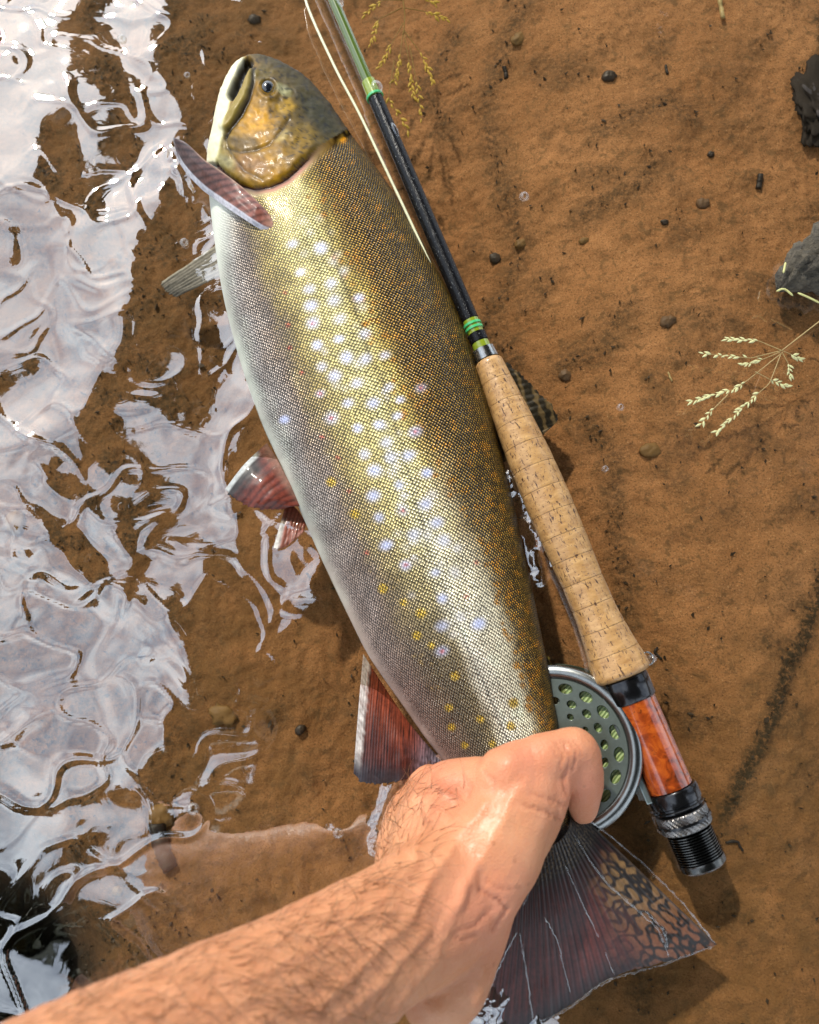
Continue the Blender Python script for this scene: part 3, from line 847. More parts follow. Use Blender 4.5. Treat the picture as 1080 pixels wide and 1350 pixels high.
def c_tail(u, v, px, py, ray):
    red = lerpc((.085, .022, .014), (.15, .034, .022), ss(.25, .7, u + .2 * fbm(px / 40, py / 30, 2, 9)))
    fray = np.abs(np.sin(v * math.pi * 62 + .6 * np.sin(u * 4)))
    c = red * (0.25 + 0.6 * ray + .45 * fray + .5 * fbm(v * 50, u * 7, 2, 2))[..., None].clip(.1, 2)
    c = lerpc(c, (.02, .016, .014), ss(.35, .0, u) * .75)
    c = lerpc(c, (.015, .012, .012), ss(.80, 1, u) * .85 * ss(.03, .2, v))
    # worm marks toward the upper edge
    q = ss(.40, .12, v + .08 * fbm(px / 40, py / 40, 2, 3))
    w = np.abs(fbm((px * .75 + py * .66) / 17 + .6 * fbm(px / 26, py / 26, 2, 1), (px * -.66 + py * .75) / 11, 1, 41))
    wc = lerpc((.016, .012, .008), lerpc((.23, .15, .055), (.20, .085, .035), ss(.5, .9, u)), ss(.11, .22, w))
    c = lerpc(c, wc * 1.6, q * ss(.22, .4, u))
    lines = ss(.3, .8, np.sin(v * 95))
    c = lerpc(c, (.012, .01, .008), q * ss(.55, .25, u) * lines * .8)
    c = lerpc(c, (.10, .075, .05), ss(.02, .0, v))
    sc_ = ss(.02, .3, fbm(px / 2.6, py / 2.6, 1, 5)) * ss(.23, .15, u + .05 * fbm(px / 8, py / 8, 2, 6))
    c = lerpc(c, (.030, .024, .015), ss(.25, .18, u) * .8)
    c = lerpc(c, (.26, .20, .10), sc_ * .8)
    return c * np.array([.42, .36, .36])
tail = fin('tail_fin', [(750, 1058), (752, 1078), (746, 1098), (732, 1112), (712, 1120), (690, 1112), (672, 1096)],
           [(946, 1246), (915, 1258), (872, 1270), (806, 1290), (748, 1328), (690, 1362), (606, 1392)], [.008, .013, .017, .019, .018, .014, .008], [.002, .003, .005, .005, .004, -.002, -.008],
           c_tail, nu=150, nv=200, rays=30, bow=.002, amp=.0007)

# ------------------------------------------------------------------ fly rod
A0 = P(643, 475, 0.009); A1 = P(929, 1143, 0.003)
ax = (A1 - A0); LEN = np.linalg.norm(ax); ax /= LEN
rq = Vector(ax).to_track_quat('Z', 'Y')
rod = tag(empty('fly_rod', tuple(A0)), 'dark green fly rod with cork grip and burl wood reel seat beside the trout', 'fishing rod')
rod.rotation_mode = 'QUATERNION'; rod.rotation_quaternion = rq
def rod_s(px, py):
    """share in metres along the rod axis for a pixel on it"""
    best = np.linspace(-0.35, LEN + .03, 3000); w = A0 + best[:, None] * ax
    x, y = PIX(w); return best[np.argmin((x - px) ** 2 + (y - py) ** 2)]
m = NM('cork')
co = m.coord('Object')
n1 = m.noise(m.mapping(co, (1, 1, 2.4)), 160, 5, 0.6)
n2 = m.noise(m.mapping(co, (1, 1, .30)), 900, 3, 0.6, 0.2)
n3 = m.noise(m.mapping(co, (0.5, 0.5, 5)), 120, 3, 0.5)
c = m.mix(m.ramp(n1, [(.3, 0.), (.7, 1.)]), (0.30, 0.145, 0.042), (0.58, 0.34, 0.13))
c = m.mix(m.ramp(n3, [(0.45, 0.0), (0.7, 0.7)]), c, (0.36, 0.19, 0.06))
pit = m.ramp(n2, [(0.605, 0.0), (0.64, 1.0)])
pit2 = m.ramp(m.noise(m.mapping(co, (1, 1, 1.5)), 900, 2, 0.5), [(0.62, 0.0), (0.70, 0.7)])
pits = m.math('MAXIMUM', pit, pit2)
rnd = m.node('ObjectInfo').outputs['Random']
c = m.mix(m.math('MULTIPLY', rnd, 0.30), c, (0.38, 0.22, 0.085))
c = m.mix(pits, c, (0.07, 0.028, 0.010))
hh = m.math('SUBTRACT', n1, m.math('MULTIPLY', pits, 1.6))
m.set(color=c, rough=0.42, coat=0.35, coat_rough=0.12, normal=m.bump(hh, 0.45, 0.0006))
M_CORK = m.m
sc_top = 0.0; sc_bot = rod_s(819, 893)
def m_per_px(s):
    w = A0 + np.asarray(s, float)[..., None] * ax
    return ((CAM[2] - w[..., 2]) * ct + (w[..., 1] - CAM[1]) * st) / FPX
prof_px = [(0, 19), (.09, 22), (.2, 26), (.33, 30), (.47, 31.5), (.6, 30.5), (.72, 28.5), (.82, 29.5), (.9, 34), (.96, 39), (1, 41)]
pk = np.array(prof_px)
def cork_r(f): return np.interp(f, pk[:, 0], pk[:, 1]) * m_per_px(f * sc_bot) * 0.97
grip = empty('cork_grip'); grip.parent = rod
NR = 14
for k in range(NR):
    f0, f1 = k / NR, (k + 1) / NR
    ff = np.linspace(f0, f1, 9); zz = ff * sc_bot
    ff_s = np.convolve(np.pad(cork_r(ff), 1, mode='edge'), [.25, .5, .25], 'valid')
    r_ = cork_r(ff); r_[0] -= .00010; r_[-1] -= .00010
    prof = [(r_[0] * .5, zz[0] + .0001)] + [(a, b) for a, b in zip(r_, zz)] + [(r_[-1] * .5, zz[-1] - .0001)]
    prof[1] = (r_[0], zz[0] + .0001); prof[-2] = (r_[-1], zz[-1] - .0001)
    if k == 0: prof[1] = (r_[0] - .0012, zz[0]); 
    if k == NR - 1: prof[-2] = (r_[-1] - .0015, zz[-1])
    V, F = lathe(prof, 40)
    o = make_mesh('cork_ring', V, F, M_CORK, grip)
    o.data.set_sharp_from_angle(angle=R(50))
# blank, from the cork up past the frame
m = NM('green_blank')
co = m.coord('Object')
nn = m.noise(m.mapping(co, (1, 1, .05)), 500, 3)
m.set(color=m.mix(nn, (0.035, 0.070, 0.008), (0.10, 0.15, 0.016)), rough=0.18, coat=1.0, coat_rough=0.03)
M_BLANK = m.m
m = NM('black_winding')
co = m.coord('Object')
nn = m.noise(co, 1100, 3, 0.7); wv_ = m.node('TexWave'); m.link(co, wv_.inputs['Vector']); wv_.bands_direction = 'Z'; wv_.inputs['Scale'].default_value = 700
m.set(color=m.mix(m.ramp(nn, [(.62, 0.), (.74, 1.)]), (0.004, 0.004, 0.005), (0.20, 0.21, 0.20)), rough=0.22, coat=0.0, spec=.25, normal=m.bump(nn, .6, .0003))
M_WRAP = m.m
M_OLIVE = simple('olive_winding', (0.20, 0.26, 0.015), 0.2, coat=1.0, scale=900)
M_GREENTH = simple('bright_green_thread', (0.05, 0.42, 0.14), 0.35, coat=.6, scale=900)
s_k = [rod_s(433, 0), rod_s(485, 122), rod_s(489, 133), rod_s(615, 424), rod_s(623, 442), rod_s(628, 453), rod_s(638, 466)]
far_s = s_k[0] - 0.9
def seg(name, s0, s1, r0, r1, mat, par=rod, nseg=2):
    zs = np.linspace(s0, s1, nseg); rs = np.linspace(r0, r1, nseg)
    return make_lathe(name, [(r * .6, z) for r, z in [(rs[0], s0)]] + list(zip(rs, zs)) + [(rs[-1] * .6, s1)], mat, par, 24)
mp_ = m_per_px
seg('blank', far_s, s_k[6], .0016, .0034, M_BLANK, nseg=6)
seg('olive_winding', s_k[1] - .006, s_k[2] - .0005, .0040, .0043, M_OLIVE)
seg('black_winding', s_k[2], s_k[3], .0042, .0046, M_WRAP)
seg('olive_winding', s_k[3] + .0004, s_k[4], .0044, .0044, M_OLIVE)
seg('black_winding', s_k[4] + .0004, s_k[5], .0050, .0050, M_WRAP)
seg('olive_winding', s_k[5] + .0004, s_k[6], .0047, .0050, M_OLIVE)
for s_ in (s_k[2] - .0012, s_k[3] + .0030, s_k[3] + .0055):
    seg('thread_band', s_ - .0006, s_ + .0006, .0050, .0050, M_GREENTH)
M_STEEL = simple('winding_check_steel', (0.35, 0.35, 0.34), 0.2, 1.0, scale=600)
M_GUN = simple('black_anodised_metal', (0.035, 0.035, 0.037), 0.22, 0.9, coat=.3, scale=400, bump=0.05)
M_BARREL = simple('worn_black_thread', (.11, .108, .10), .24, 1.0, scale=500, bump=.05)
M_KNURL = simple('knurled_steel', (0.20, 0.19, 0.18), 0.32, 1.0, scale=600)
seg('winding_check', s_k[6] - .002, -.0002, .0062, .0066, M_STEEL)
# reel seat
m = NM('burl_wood')
co = m.coord('Object')
n1 = m.noise(co, 120, 5, 0.6, 1.8); n2 = m.noise(co, 420, 4, 0.65, 0.5)
c = m.ramp(n1, [(.32, (.10, .018, .004)), (.48, (.27, .042, .006)), (.62, (.42, .085, .010)), (.78, (.26, .045, .008))])
c = m.mix(m.ramp(n2, [(.62, 0.), (.72, .8)]), c, (.06, .012, .004))
m.set(color=c, rough=.22, coat=1.0, coat_rough=.04)
M_BURL = m.m
s0 = sc_bot; s1 = rod_s(832, 925); s2 = rod_s(884, 1038); s3 = rod_s(897, 1066); s4 = rod_s(909, 1092); s5 = LEN
Rr_ = .0108
make_lathe('seat_ring', [(.008, s0 + .0003), (.0112, s0 + .0004), (.0118, s0 + .0014), (.0118, s1 - .001), (.0113, s1 - .0002), (.008, s1 - .0002)], M_GUN, rod)
make_lathe('wood_insert', [(.008, s1), (Rr_, s1 + .0001), (Rr_, s2 - .0001), (.008, s2)], M_BURL, rod)
make_lathe('sliding_hood', [(.008, s2 + .0002), (.0118, s2 + .0003), (.0124, s2 + .0013), (.0124, s2 + .0068), (.0117, s2 + .0074), (.0117, s2 + .0082), (.0124, s2 + .0088), (.0124, s3 - .001), (.0112, s3 - .0003), (.008, s3 - .0002)], M_GUN, rod)
# knurled nut: diamond pips round the rim
nk, nz = 128, 15
thk = np.arange(nk) * 2 * math.pi / nk
prof = np.linspace(s3, s4, nz)
V = []
for iz, z in enumerate(prof):
    pipr = .0122 + (.00030 * np.cos(thk * 32 + iz * math.pi / 2) if 1 < iz < nz - 2 else -.0004)
    if iz in (0, nz - 1): pipr = .0105
    V.append(np.stack([pipr * np.cos(thk), pipr * np.sin(thk), np.full(nk, z)], -1))
V = np.vstack(V)
F = [tuple(f) for f in grid_faces(nz, nk, True)] + [tuple(range(nk - 1, -1, -1)), tuple(range((nz - 1) * nk, nz * nk))]
make_mesh('locking_nut', V, F, M_KNURL, rod, smooth=False)
make_lathe('nut_collar', [(.008, s3 + .0045), (.0131, s3 + .0046), (.0131, s3 + .0058), (.008, s3 + .0059)], M_GUN, rod)
prof = [(.006, s4 + .0001), (.0098, s4 + .0002)]
nth = 11; e = s5 - .0045
for k in range(nth):
    za = s4 + .0006 + (e - s4 - .0006) * k / nth; dz = (e - s4 - .0006) / nth
    prof += [(.0086, za), (.0108, za + dz * .34), (.0108, za + dz * .62), (.0086, za + dz * .97)]
prof += [(.0108, e + .0003), (.0110, e + .001), (.0110, s5 - .0012), (.0100, s5 - .0002), (.006, s5)]
make_lathe('threaded_barrel', prof, M_BARREL, rod)
# hook keeper ring beside the cork
hk_ = np.array([(math.cos(a) * .0028 + .0148, 0, math.sin(a) * .0032 + sc_bot - .0035) for a in np.linspace(0, 2 * math.pi, 20)])
yax = Matrix.Rotation(R(0), 3, 'Z')
inv = rod.rotation_quaternion.inverted()
rd = np.array(inv @ Vector((ax[1] * -1 if False else 1, 0, 0)))
ang = math.atan2(rd[1], rd[0])
hk3 = hk_ @ np.array(Matrix.Rotation(ang, 3, 'Z')).T
make_tube('hook_keeper', hk3, .0005, 6, M_STEEL, rod)
# clear drops clinging to the rod
m = NM('clear_drop')
m.n.remove(m.b)
fr = m.node('LayerWeight'); fr.inputs['Blend'].default_value = 0.5
fc = m.math('ADD', m.math('MULTIPLY', m.math('POWER', fr.outputs['Facing'], 3.0), 0.8), 0.12, True)
tr = m.node('BsdfTransparent'); tr.inputs['Color'].default_value = (.97, .97, .95, 1)
gl = m.node('BsdfGlossy'); gl.inputs['Roughness'].default_value = .03
mx = m.node('MixShader'); m.link(fc, mx.inputs[0]); m.link(tr.outputs[0], mx.inputs[1]); m.link(gl.outputs[0], mx.inputs[2]); m.link(mx.outputs[0], m.out.inputs['Surface'])
M_DROP = m.m
for (px, py, r1, r2, lab) in [(492, 121, .0036, .0045, 'clear water drop clinging to the olive winding of the rod'), (514, 178, .0018, .0050, 'narrow clear water drop on the black winding of the rod'),
                              (440, 8, .0022, .0050, 'clear water drop on the bare green rod blank')]:
    s_ = rod_s(px, py); w = A0 + ax * s_
    tag(ellipsoid('water_drop', w + np.array([.0022, .0008, .0030]), (r1, r2, .0018), M_DROP, rot=R(24)), lab, 'drop')

# fly line beside the rod
M_LINE = simple('pale_fly_line', (.62, .60, .38), .35, coat=.4, scale=300, bump=.05)
lp = [(396, -60), (403, 0), (440, 85), (474, 150), (505, 215), (545, 300), (575, 365), (598, 415), (612, 440)]
pp = np.array([P(x, y, .012 if i < 7 else .006) for i, (x, y) in enumerate(lp)])
o = make_tube('fly_line', resample(pp, 60), .0008, 8, M_LINE)
tag(o, 'thin pale yellow fly line running along the rod', 'fishing line')

# ------------------------------------------------------------------ reel
RC = P(732, 990, .000)
face_n = np.array([-.30, -.02, .95]); face_n /= np.linalg.norm(face_n)
reel = tag(empty('fly_reel', tuple(RC)), 'round grey green metal fly reel with drilled spool under the rod seat', 'fishing reel')
reel.rotation_mode = 'QUATERNION'; reel.rotation_quaternion = Vector(face_n).to_track_quat('Z', 'Y')
RR = .0405
M_SPOOL = simple('grey_green_spool', (.085, .102, .082), .42, .6, coat=.3, scale=500, bump=.06)
M_RIM = simple('worn_silver_rim', (.27, .28, .27), .26, 1.0, scale=250, bump=.08)
M_FRAME = simple('dark_green_frame', (.035, .065, .050), .3, .6, coat=.5, scale=300, bump=.05)
m = NM('wound_green_line')
co = m.coord('Object')
wvv = m.node('TexWave', bands_direction='DIAGONAL'); m.link(co, wvv.inputs['Vector']); wvv.inputs['Scale'].default_value = 260; wvv.inputs['Distortion'].default_value = 1.5
m.set(color=m.mix(wvv.outputs['Fac'], (.12, .19, .05), (.36, .44, .18)), rough=.45, normal=m.bump(wvv.outputs['Fac'], .6, .0006))
M_GLINE = m.m
def plate_with_holes(name, R0, holes, thickn, mat, z):
    cu = bpy.data.curves.new(name, 'CURVE'); cu.dimensions = '2D'; cu.fill_mode = 'BOTH'; cu.extrude = thickn / 2; cu.bevel_depth = .00025; cu.bevel_resolution = 1
    def circ(cx, cy, rx, ry, ang, n):
        s = cu.splines.new('POLY'); s.points.add(n - 1); s.use_cyclic_u = True
        for k in range(n):
            a = 2 * math.pi * k / n
            x, y = rx * math.cos(a), ry * math.sin(a)
            s.points[k].co = (cx + x * math.cos(ang) - y * math.sin(ang), cy + x * math.sin(ang) + y * math.cos(ang), 0, 1)
    circ(0, 0, R0, R0, 0, 96)
    for h in holes: circ(*h, 18)
    tmp = bpy.data.objects.new(name + '_curve', cu); C.objects.link(tmp)
    dg = bpy.context.evaluated_depsgraph_get(); dg.update()
    me = bpy.data.meshes.new_from_object(tmp.evaluated_get(dg))
    bpy.data.objects.remove(tmp); bpy.data.curves.remove(cu)
    me.name = name; me.materials.clear(); me.materials.append(mat)
    o = bpy.data.objects.new(name, me); C.objects.link(o); o.parent = reel; o.location = (0, 0, z)
    return o
holes = []
for k in range(18):
    a = 2 * math.pi * k / 18 + .08
    holes.append((.0302 * math.cos(a), .0302 * math.sin(a), .0026, .0037, a))
for k in range(18):
    a = 2 * math.pi * (k + .5) / 18 + .08
    holes.append((.0238 * math.cos(a), .0238 * math.sin(a), .0020, .0026, a))
for k in range(12):
    a = 2 * math.pi * k / 12
    holes.append((.0180 * math.cos(a), .0180 * math.sin(a), .0016, .0019, a))
sp = plate_with_holes('spool_face', RR - .0030, holes, .0012, M_SPOOL, -.0006)
tor = lambda R0, r, z, sy=1.0: np.array([(R0 + r * math.cos(b), z + r * sy * math.sin(b)) for b in np.linspace(0, 2 * math.pi, 15)])
def ring(name, R0, r, z, mat, par=reel, sy=1.0):
    pr = tor(R0, r, z, sy)[:-1]
    n = 96; t = np.arange(n) * 2 * math.pi / n
    V = np.stack([pr[None, :, 0] * np.cos(t)[:, None], pr[None, :, 0] * np.sin(t)[:, None], np.repeat(pr[None, :, 1], n, 0)], -1)
    k = len(pr); i = np.arange(n)[:, None]; j = np.arange(k)[None]
    F = np.stack([i * k + j, ((i + 1) % n) * k + j, ((i + 1) % n) * k + (j + 1) % k, i * k + (j + 1) % k], -1).reshape(-1, 4)
    return make_mesh(name, V.reshape(-1, 3), F, mat, par)
ring('spool_rim', RR - .0028, .0036, -.0008, M_RIM, sy=.7)
make_lathe('wound_line', [(.006, -.0024), (.0350, -.0026), (.0358, -.004), (.0350, -.018), (.006, -.0182)], M_GLINE, reel, 64)
make_lathe('hub', [(.0075, -.002), (.0085, -.0002), (.0080, .0016), (.004, .0021)], M_RIM, reel, 32)
make_lathe('back_plate', [(.02, -.0190), (.0405, -.0188), (.0418, -.0196), (.0418, -.0212), (.0400, -.0222), (.02, -.0222)], M_FRAME, reel, 72)
ring('frame_ring', RR - .0005, .0016, -.0175, M_FRAME)
# pillars and foot toward the rod
rinv = reel.rotation_quaternion.inverted()
tor_rod = rinv @ Vector(tuple(A0 + ax * ((s1 + s2) / 2) - RC))
fa = math.atan2(tor_rod.y, tor_rod.x)
for k in range(5):
    a = fa + math.pi * (k - 2) * .4 + .6
    pl = make_lathe('pillar', [(.0012, -.0185), (.0016, -.018), (.0016, -.004), (.0012, -.0035)], M_FRAME, reel, 12); pl.location = (math.cos(a) * .0395, math.sin(a) * .0395, 0)
def box_between(name, a, b, w, h, mat, parent, bev=.0006):
    a, b = Vector(a), Vector(b); L = (b - a).length
    bm = bmesh.new(); bmesh.ops.create_cube(bm, size=1); bmesh.ops.scale(bm, vec=(w, h, L), verts=bm.verts)
    bmesh.ops.bevel(bm, geom=bm.edges, offset=bev, segments=2, affect='EDGES', profile=.6)
    me = bpy.data.meshes.new(name); bm.to_mesh(me); bm.free(); me.materials.append(mat)
    o = bpy.data.objects.new(name, me); C.objects.link(o); o.parent = parent
    o.location = (a + b) / 2; o.rotation_mode = 'QUATERNION'; o.rotation_quaternion = (b - a).to_track_quat('Z', 'X')
    return o
M_FOOT = simple('pale_metal_foot', (.22, .26, .25), .3, .8, scale=400, bump=.05)
rp = [rinv @ Vector(tuple(A0 + ax * s - RC)) for s in (s1 - .006, s2 + .006, (s1 + s2) / 2)]
dirn = (rp[2] * -1); dirn.normalize()
box_between('foot', rp[0] + dirn * .0122, rp[1] + dirn * .0122, .010, .0028, M_FOOT, reel)
mid_ = rp[2] + dirn * .012
box_between('foot_stem', mid_, mid_ + dirn * .010 + Vector((0, 0, -.003)), .008, .020, M_FOOT, reel)

# ------------------------------------------------------------------ person: forearm and hand
chains = []   # list of (points, radii, flatten axis)
def W(px, py, z): return P(px, py, z)
def limb(pts, rad, n=28, sides=22, flat=1.0):
    p = resample(np.array(pts), n)
    r = np.interp(np.linspace(0, 1, n), np.linspace(0, 1, len(rad)), rad)
    T = np.gradient(p, axis=0); T /= np.linalg.norm(T, axis=1)[:, None]
    A = np.cross(T, [0, 0, 1.0]); A /= np.linalg.norm(A, axis=1)[:, None]
    B = np.cross(A, T)
    t = np.arange(sides) * 2 * math.pi / sides
    V = p[:, None] + r[:, None, None] * (np.cos(t)[None, :, None] * A[:, None] + flat * np.sin(t)[None, :, None] * B[:, None])
    V = V.reshape(-1, 3); k = len(V)
    # rounded ends
    caps = []; F = [tuple(f) for f in grid_faces(n, sides, True)]
    verts = [V]
    off = k
    for end, sgn in ((0, -1), (n - 1, 1)):
        prev = [end * sides + j for j in range(sides)]
        for q in (.45, .8):
            h = math.sin(q * math.pi / 2); c_ = math.cos(q * math.pi / 2)
            ringv = p[end] + sgn * T[end] * r[end] * h * min(1, flat * 1.1) + r[end] * c_ * (np.cos(t)[:, None] * A[end] + flat * np.sin(t)[:, None] * B[end])
            verts.append(ringv); cur = list(range(off, off + sides)); off += sides
            for j in range(sides):
                F.append((prev[j], prev[(j + 1) % sides], cur[(j + 1) % sides], cur[j]))
            prev = cur
        verts.append((p[end] + sgn * T[end] * r[end] * min(1, flat * 1.1))[None]); 
        for j in range(sides): F.append((prev[j], prev[(j + 1) % sides], off))
        off += 1
    chains.append((np.vstack(verts), F))
# forearm
limb([W(605, 1165, .044), W(555, 1206, .062), W(470, 1260, .085), W(330, 1351, .112), W(160, 1463, .138), W(-120, 1650, .17), W(-420, 1820, .19)],
     [.027, .0255, .0275, .0330, .0385, .0430, .042], 50, 28, .80)
# back of the hand
limb([W(585, 1180, .050), W(585, 1110, .036), W(585, 1058, .018)], [.024, .024, .019], 20, 20, .72)
limb([W(570, 1190, .050), W(555, 1125, .028), W(552, 1070, .008)], [.022, .021, .016], 20, 20, .75)
limb([W(560, 1200, .050), W(548, 1150, .022), W(540, 1100, .000)], [.021, .020, .016], 20, 20, .75)
# thumb side of the palm and the web
limb([W(600, 1185, .046), W(652, 1112, .044), W(690, 1045, .042)], [.024, .0225, .0175], 20, 20, .85)
limb([W(650, 1140, .040), W(694, 1082, .039), W(722, 1030, .038)], [.016, .0150, .0120], 14, 18, .9)
limb([W(660, 1050, .042), W(625, 1045, .030), W(590, 1050, .018)], [.015, .016, .016], 12, 16, .9)
limb([W(640, 1130, .036), W(612, 1215, .040), W(580, 1300, .052)], [.018, .020, .019], 14, 18, .85)
# thumb
limb([W(668, 1030, .042), W(712, 1004, .041), W(750, 992, .037)], [.0150, .0116, .0110], 14, 18, .95)
limb([W(746, 992, .038), W(756, 991, .036), W(764, 996, .034)], [.0108, .0112, .0104], 8, 18, .95)
limb([W(759, 996, .036), W(768, 1026, .029), W(770, 1070, .012)], [.0106, .0097, .0068], 14, 18, .90)
# fingers folding under the tail
def finger(k, p):
    limb([W(*q) for q in p], [.0100, .0092, .0086, .0080, .0070], 22, 16, .95)
finger(0, [(592, 1046, .014), (548, 1026, -.008), (585, 1036, -.031), (650, 1058, -.034), (705, 1072, -.031)])
finger(1, [(556, 1070, .006), (535, 1062, -.016), (572, 1076, -.034), (640, 1096, -.036), (705, 1108, -.032)])
finger(2, [(543, 1100, -.002), (530, 1096, -.020), (572, 1112, -.036), (640, 1132, -.037), (700, 1140, -.033)])
finger(3, [(545, 1135, .002), (545, 1135, -.018), (588, 1150, -.034), (640, 1166, -.036), (688, 1172, -.032)])
allv, allf, off = [], [], 0
for v_, f_ in chains:
    allv.append(v_); allf += [tuple(i + off for i in f) for f in f_]; off += len(v_)
tmp = make_mesh('arm_tmp', np.vstack(allv), allf)
bm = bmesh.new(); bm.from_mesh(tmp.data); bmesh.ops.recalc_face_normals(bm, faces=bm.faces); bm.to_mesh(tmp.data); bm.free()
md = tmp.modifiers.new('r', 'REMESH'); md.mode = 'VOXEL'; md.voxel_size = .0013
ms = tmp.modifiers.new('s', 'SMOOTH'); ms.iterations = 14; ms.factor = .5
dg = bpy.context.evaluated_depsgraph_get(); dg.update()
ame = bpy.data.meshes.new_from_object(tmp.evaluated_get(dg))
bpy.data.objects.remove(tmp)
nv_ = len(ame.vertices)
av = np.zeros(nv_ * 3); ame.vertices.foreach_get('co', av); av = av.reshape(-1, 3)
an = np.zeros(nv_ * 3); ame.vertices.foreach_get('normal', an); an = an.reshape(-1, 3)
apx, apy = PIX(av)
# tendons, veins, knuckles and skin folds as small relief
rel = 0.0006 * fbm(apx / 40, apy / 40, 2, 11) + 0.00014 * fbm(apx / 9, apy / 9, 3, 12)
for pl, h_, w_ in [([(330, 1290), (420, 1250), (500, 1190), (545, 1140), (560, 1090)], .0014, 6), ([(420, 1330), (480, 1270), (540, 1210), (575, 1140)], .0019, 7),
                   ([(520, 1340), (570, 1270), (600, 1200), (625, 1140)], .0017, 8), ([(560, 1180), (600, 1110), (640, 1060)], .0014, 7), ([(250, 1330), (330, 1320), (420, 1290)], .0012, 8),
                   ([(545, 1130), (560, 1080), (575, 1050)], .0013, 6), ([(600, 1190), (650, 1110), (690, 1030)], .0014, 9), ([(450, 1340), (500, 1300), (560, 1230)], .0014, 6)]:
    d, t = seg_dist(apx + 8 * fbm(apx / 40, apy / 40, 2, 2), apy + 6 * fbm(apx / 40, apy / 40 + 3, 2, 2), pl)
    rel = rel + .65 * h_ * np.exp(-(d / w_) ** 2) * ss(.05, .4, an[:, 2])
for cx, cy, h_, w_ in [(672, 1004, .0028, 20), (590, 1030, .0024, 16), (757, 990, .0016, 13), (552, 1052, .0020, 14)]:
    rel = rel + h_ * np.exp(-(np.hypot(apx - cx, apy - cy) / w_) ** 2)
crease = np.zeros(nv_)
for pl, w_, k_ in [([(632, 1172), (656, 1186), (668, 1200), (650, 1225)], 2.2, 1.), ([(640, 1160), (662, 1172), (684, 1172)], 2., .7), ([(690, 1062), (716, 1068), (740, 1080)], 2.2, .9), ([(700, 1046), (722, 1052), (744, 1062)], 2., .7),
               ([(734, 980), (742, 996), (740, 1014)], 2.0, .9), ([(741, 977), (750, 996), (749, 1014)], 2.0, 1.), ([(749, 976), (758, 994), (757, 1014)], 2.0, .9), ([(727, 984), (734, 998)], 1.8, .6), ([(756, 978), (766, 996)], 2.0, .7),
               ([(748, 1012), (744, 1030), (748, 1046)], 2.6, .9), ([(600, 1230), (628, 1218), (650, 1196)], 2.2, .6), ([(585, 1225), (610, 1240), (630, 1232)], 2., .5),
               ([(640, 1016), (652, 1030), (650, 1046)], 2.2, .5), ([(610, 1022), (622, 1036), (618, 1052)], 2.2, .5), ([(700, 990), (706, 1004)], 1.8, .5)]:
    d, t = seg_dist(apx + 3 * fbm(apx / 12, apy / 12, 2, 5), apy + 3 * fbm(apx / 12 + 3, apy / 12, 2, 5), pl)
    crease = np.maximum(crease, k_ * np.exp(-(d / w_) ** 2))
rel = rel - .0010 * crease
av2 = av + an * rel[:, None]
ame.vertices.foreach_set('co', av2.ravel())
ame.polygons.foreach_set('use_smooth', np.ones(len(ame.polygons), bool))
pink = np.zeros(nv_)
for cx, cy, rr2 in [(770, 1040, 60), (690, 1000, 60), (640, 1200, 70), (590, 1030, 55)]:
    pink = np.maximum(pink, np.exp(-(np.hypot(apx - cx, apy - cy) / rr2) ** 2))
a = ame.attributes.new('pink', 'FLOAT', 'POINT'); a.data.foreach_set('value', pink)
a = ame.attributes.new('crease', 'FLOAT', 'POINT'); a.data.foreach_set('value', crease)
hairless = ss(20, -40, (apx - 600) * .75 + (apy - 1180) * .65 - 0) 
m = NM('skin')
co = m.coord('Object')
n1 = m.noise(co, 45, 5, .6); n2 = m.noise(co, 260, 4, .65); n3 = m.voronoi(co, 1000, 1.0)
c = m.mix(m.ramp(n1, [(.3, 0.), (.7, 1.)]), (.46, .195, .092), (.57, .275, .142))
c = m.mix(m.ramp(n2, [(.35, .35), (.6, 0.)]), c, (.50, .200, .100))
c = m.mix(m.math('MULTIPLY', m.attr('pink', 'Fac'), .7), c, (.58, .21, .12))
c = m.mix(m.math('MULTIPLY', m.attr('crease', 'Fac'), .45), c, (.34, .10, .05))
fr_ = m.ramp(m.voronoi(co, 85, 1.0), [(.06, 1.), (.10, 0.)])
c = m.mix(m.math('MULTIPLY', fr_, .35), c, (.25, .09, .04))
h_ = m.math('ADD', m.math('MULTIPLY', n3, .6), n2)
m.set(color=c, rough=.42, sss=.18, coat=.08, coat_rough=.25, normal=m.bump(h_, .42, .0008), spec=.28)
m.b.inputs['Subsurface Radius'].default_value = (.010, .0035, .0018); m.b.inputs['Subsurface Scale'].default_value = 1.0
M_FLESH = m.m
ame.name = 'person'; ame.materials.clear(); ame.materials.append(M_FLESH)
person = bpy.data.objects.new('person', ame); C.objects.link(person)
tag(person, 'bare hairy forearm and hand gripping the trout by its tail', 'person')
# arm hair
hr = np.random.default_rng(8)
dens = ss(30, -60, (apx - 590) * .72 + (apy - 1130) * .69 * 0.55) * ss(.0, .3, an[:, 2]) * (apx > -60) * (apy < 1450)
dens = dens * (0.35 + ss(720, 480, apx)) * (apx < 640) * ((apy > 1030))
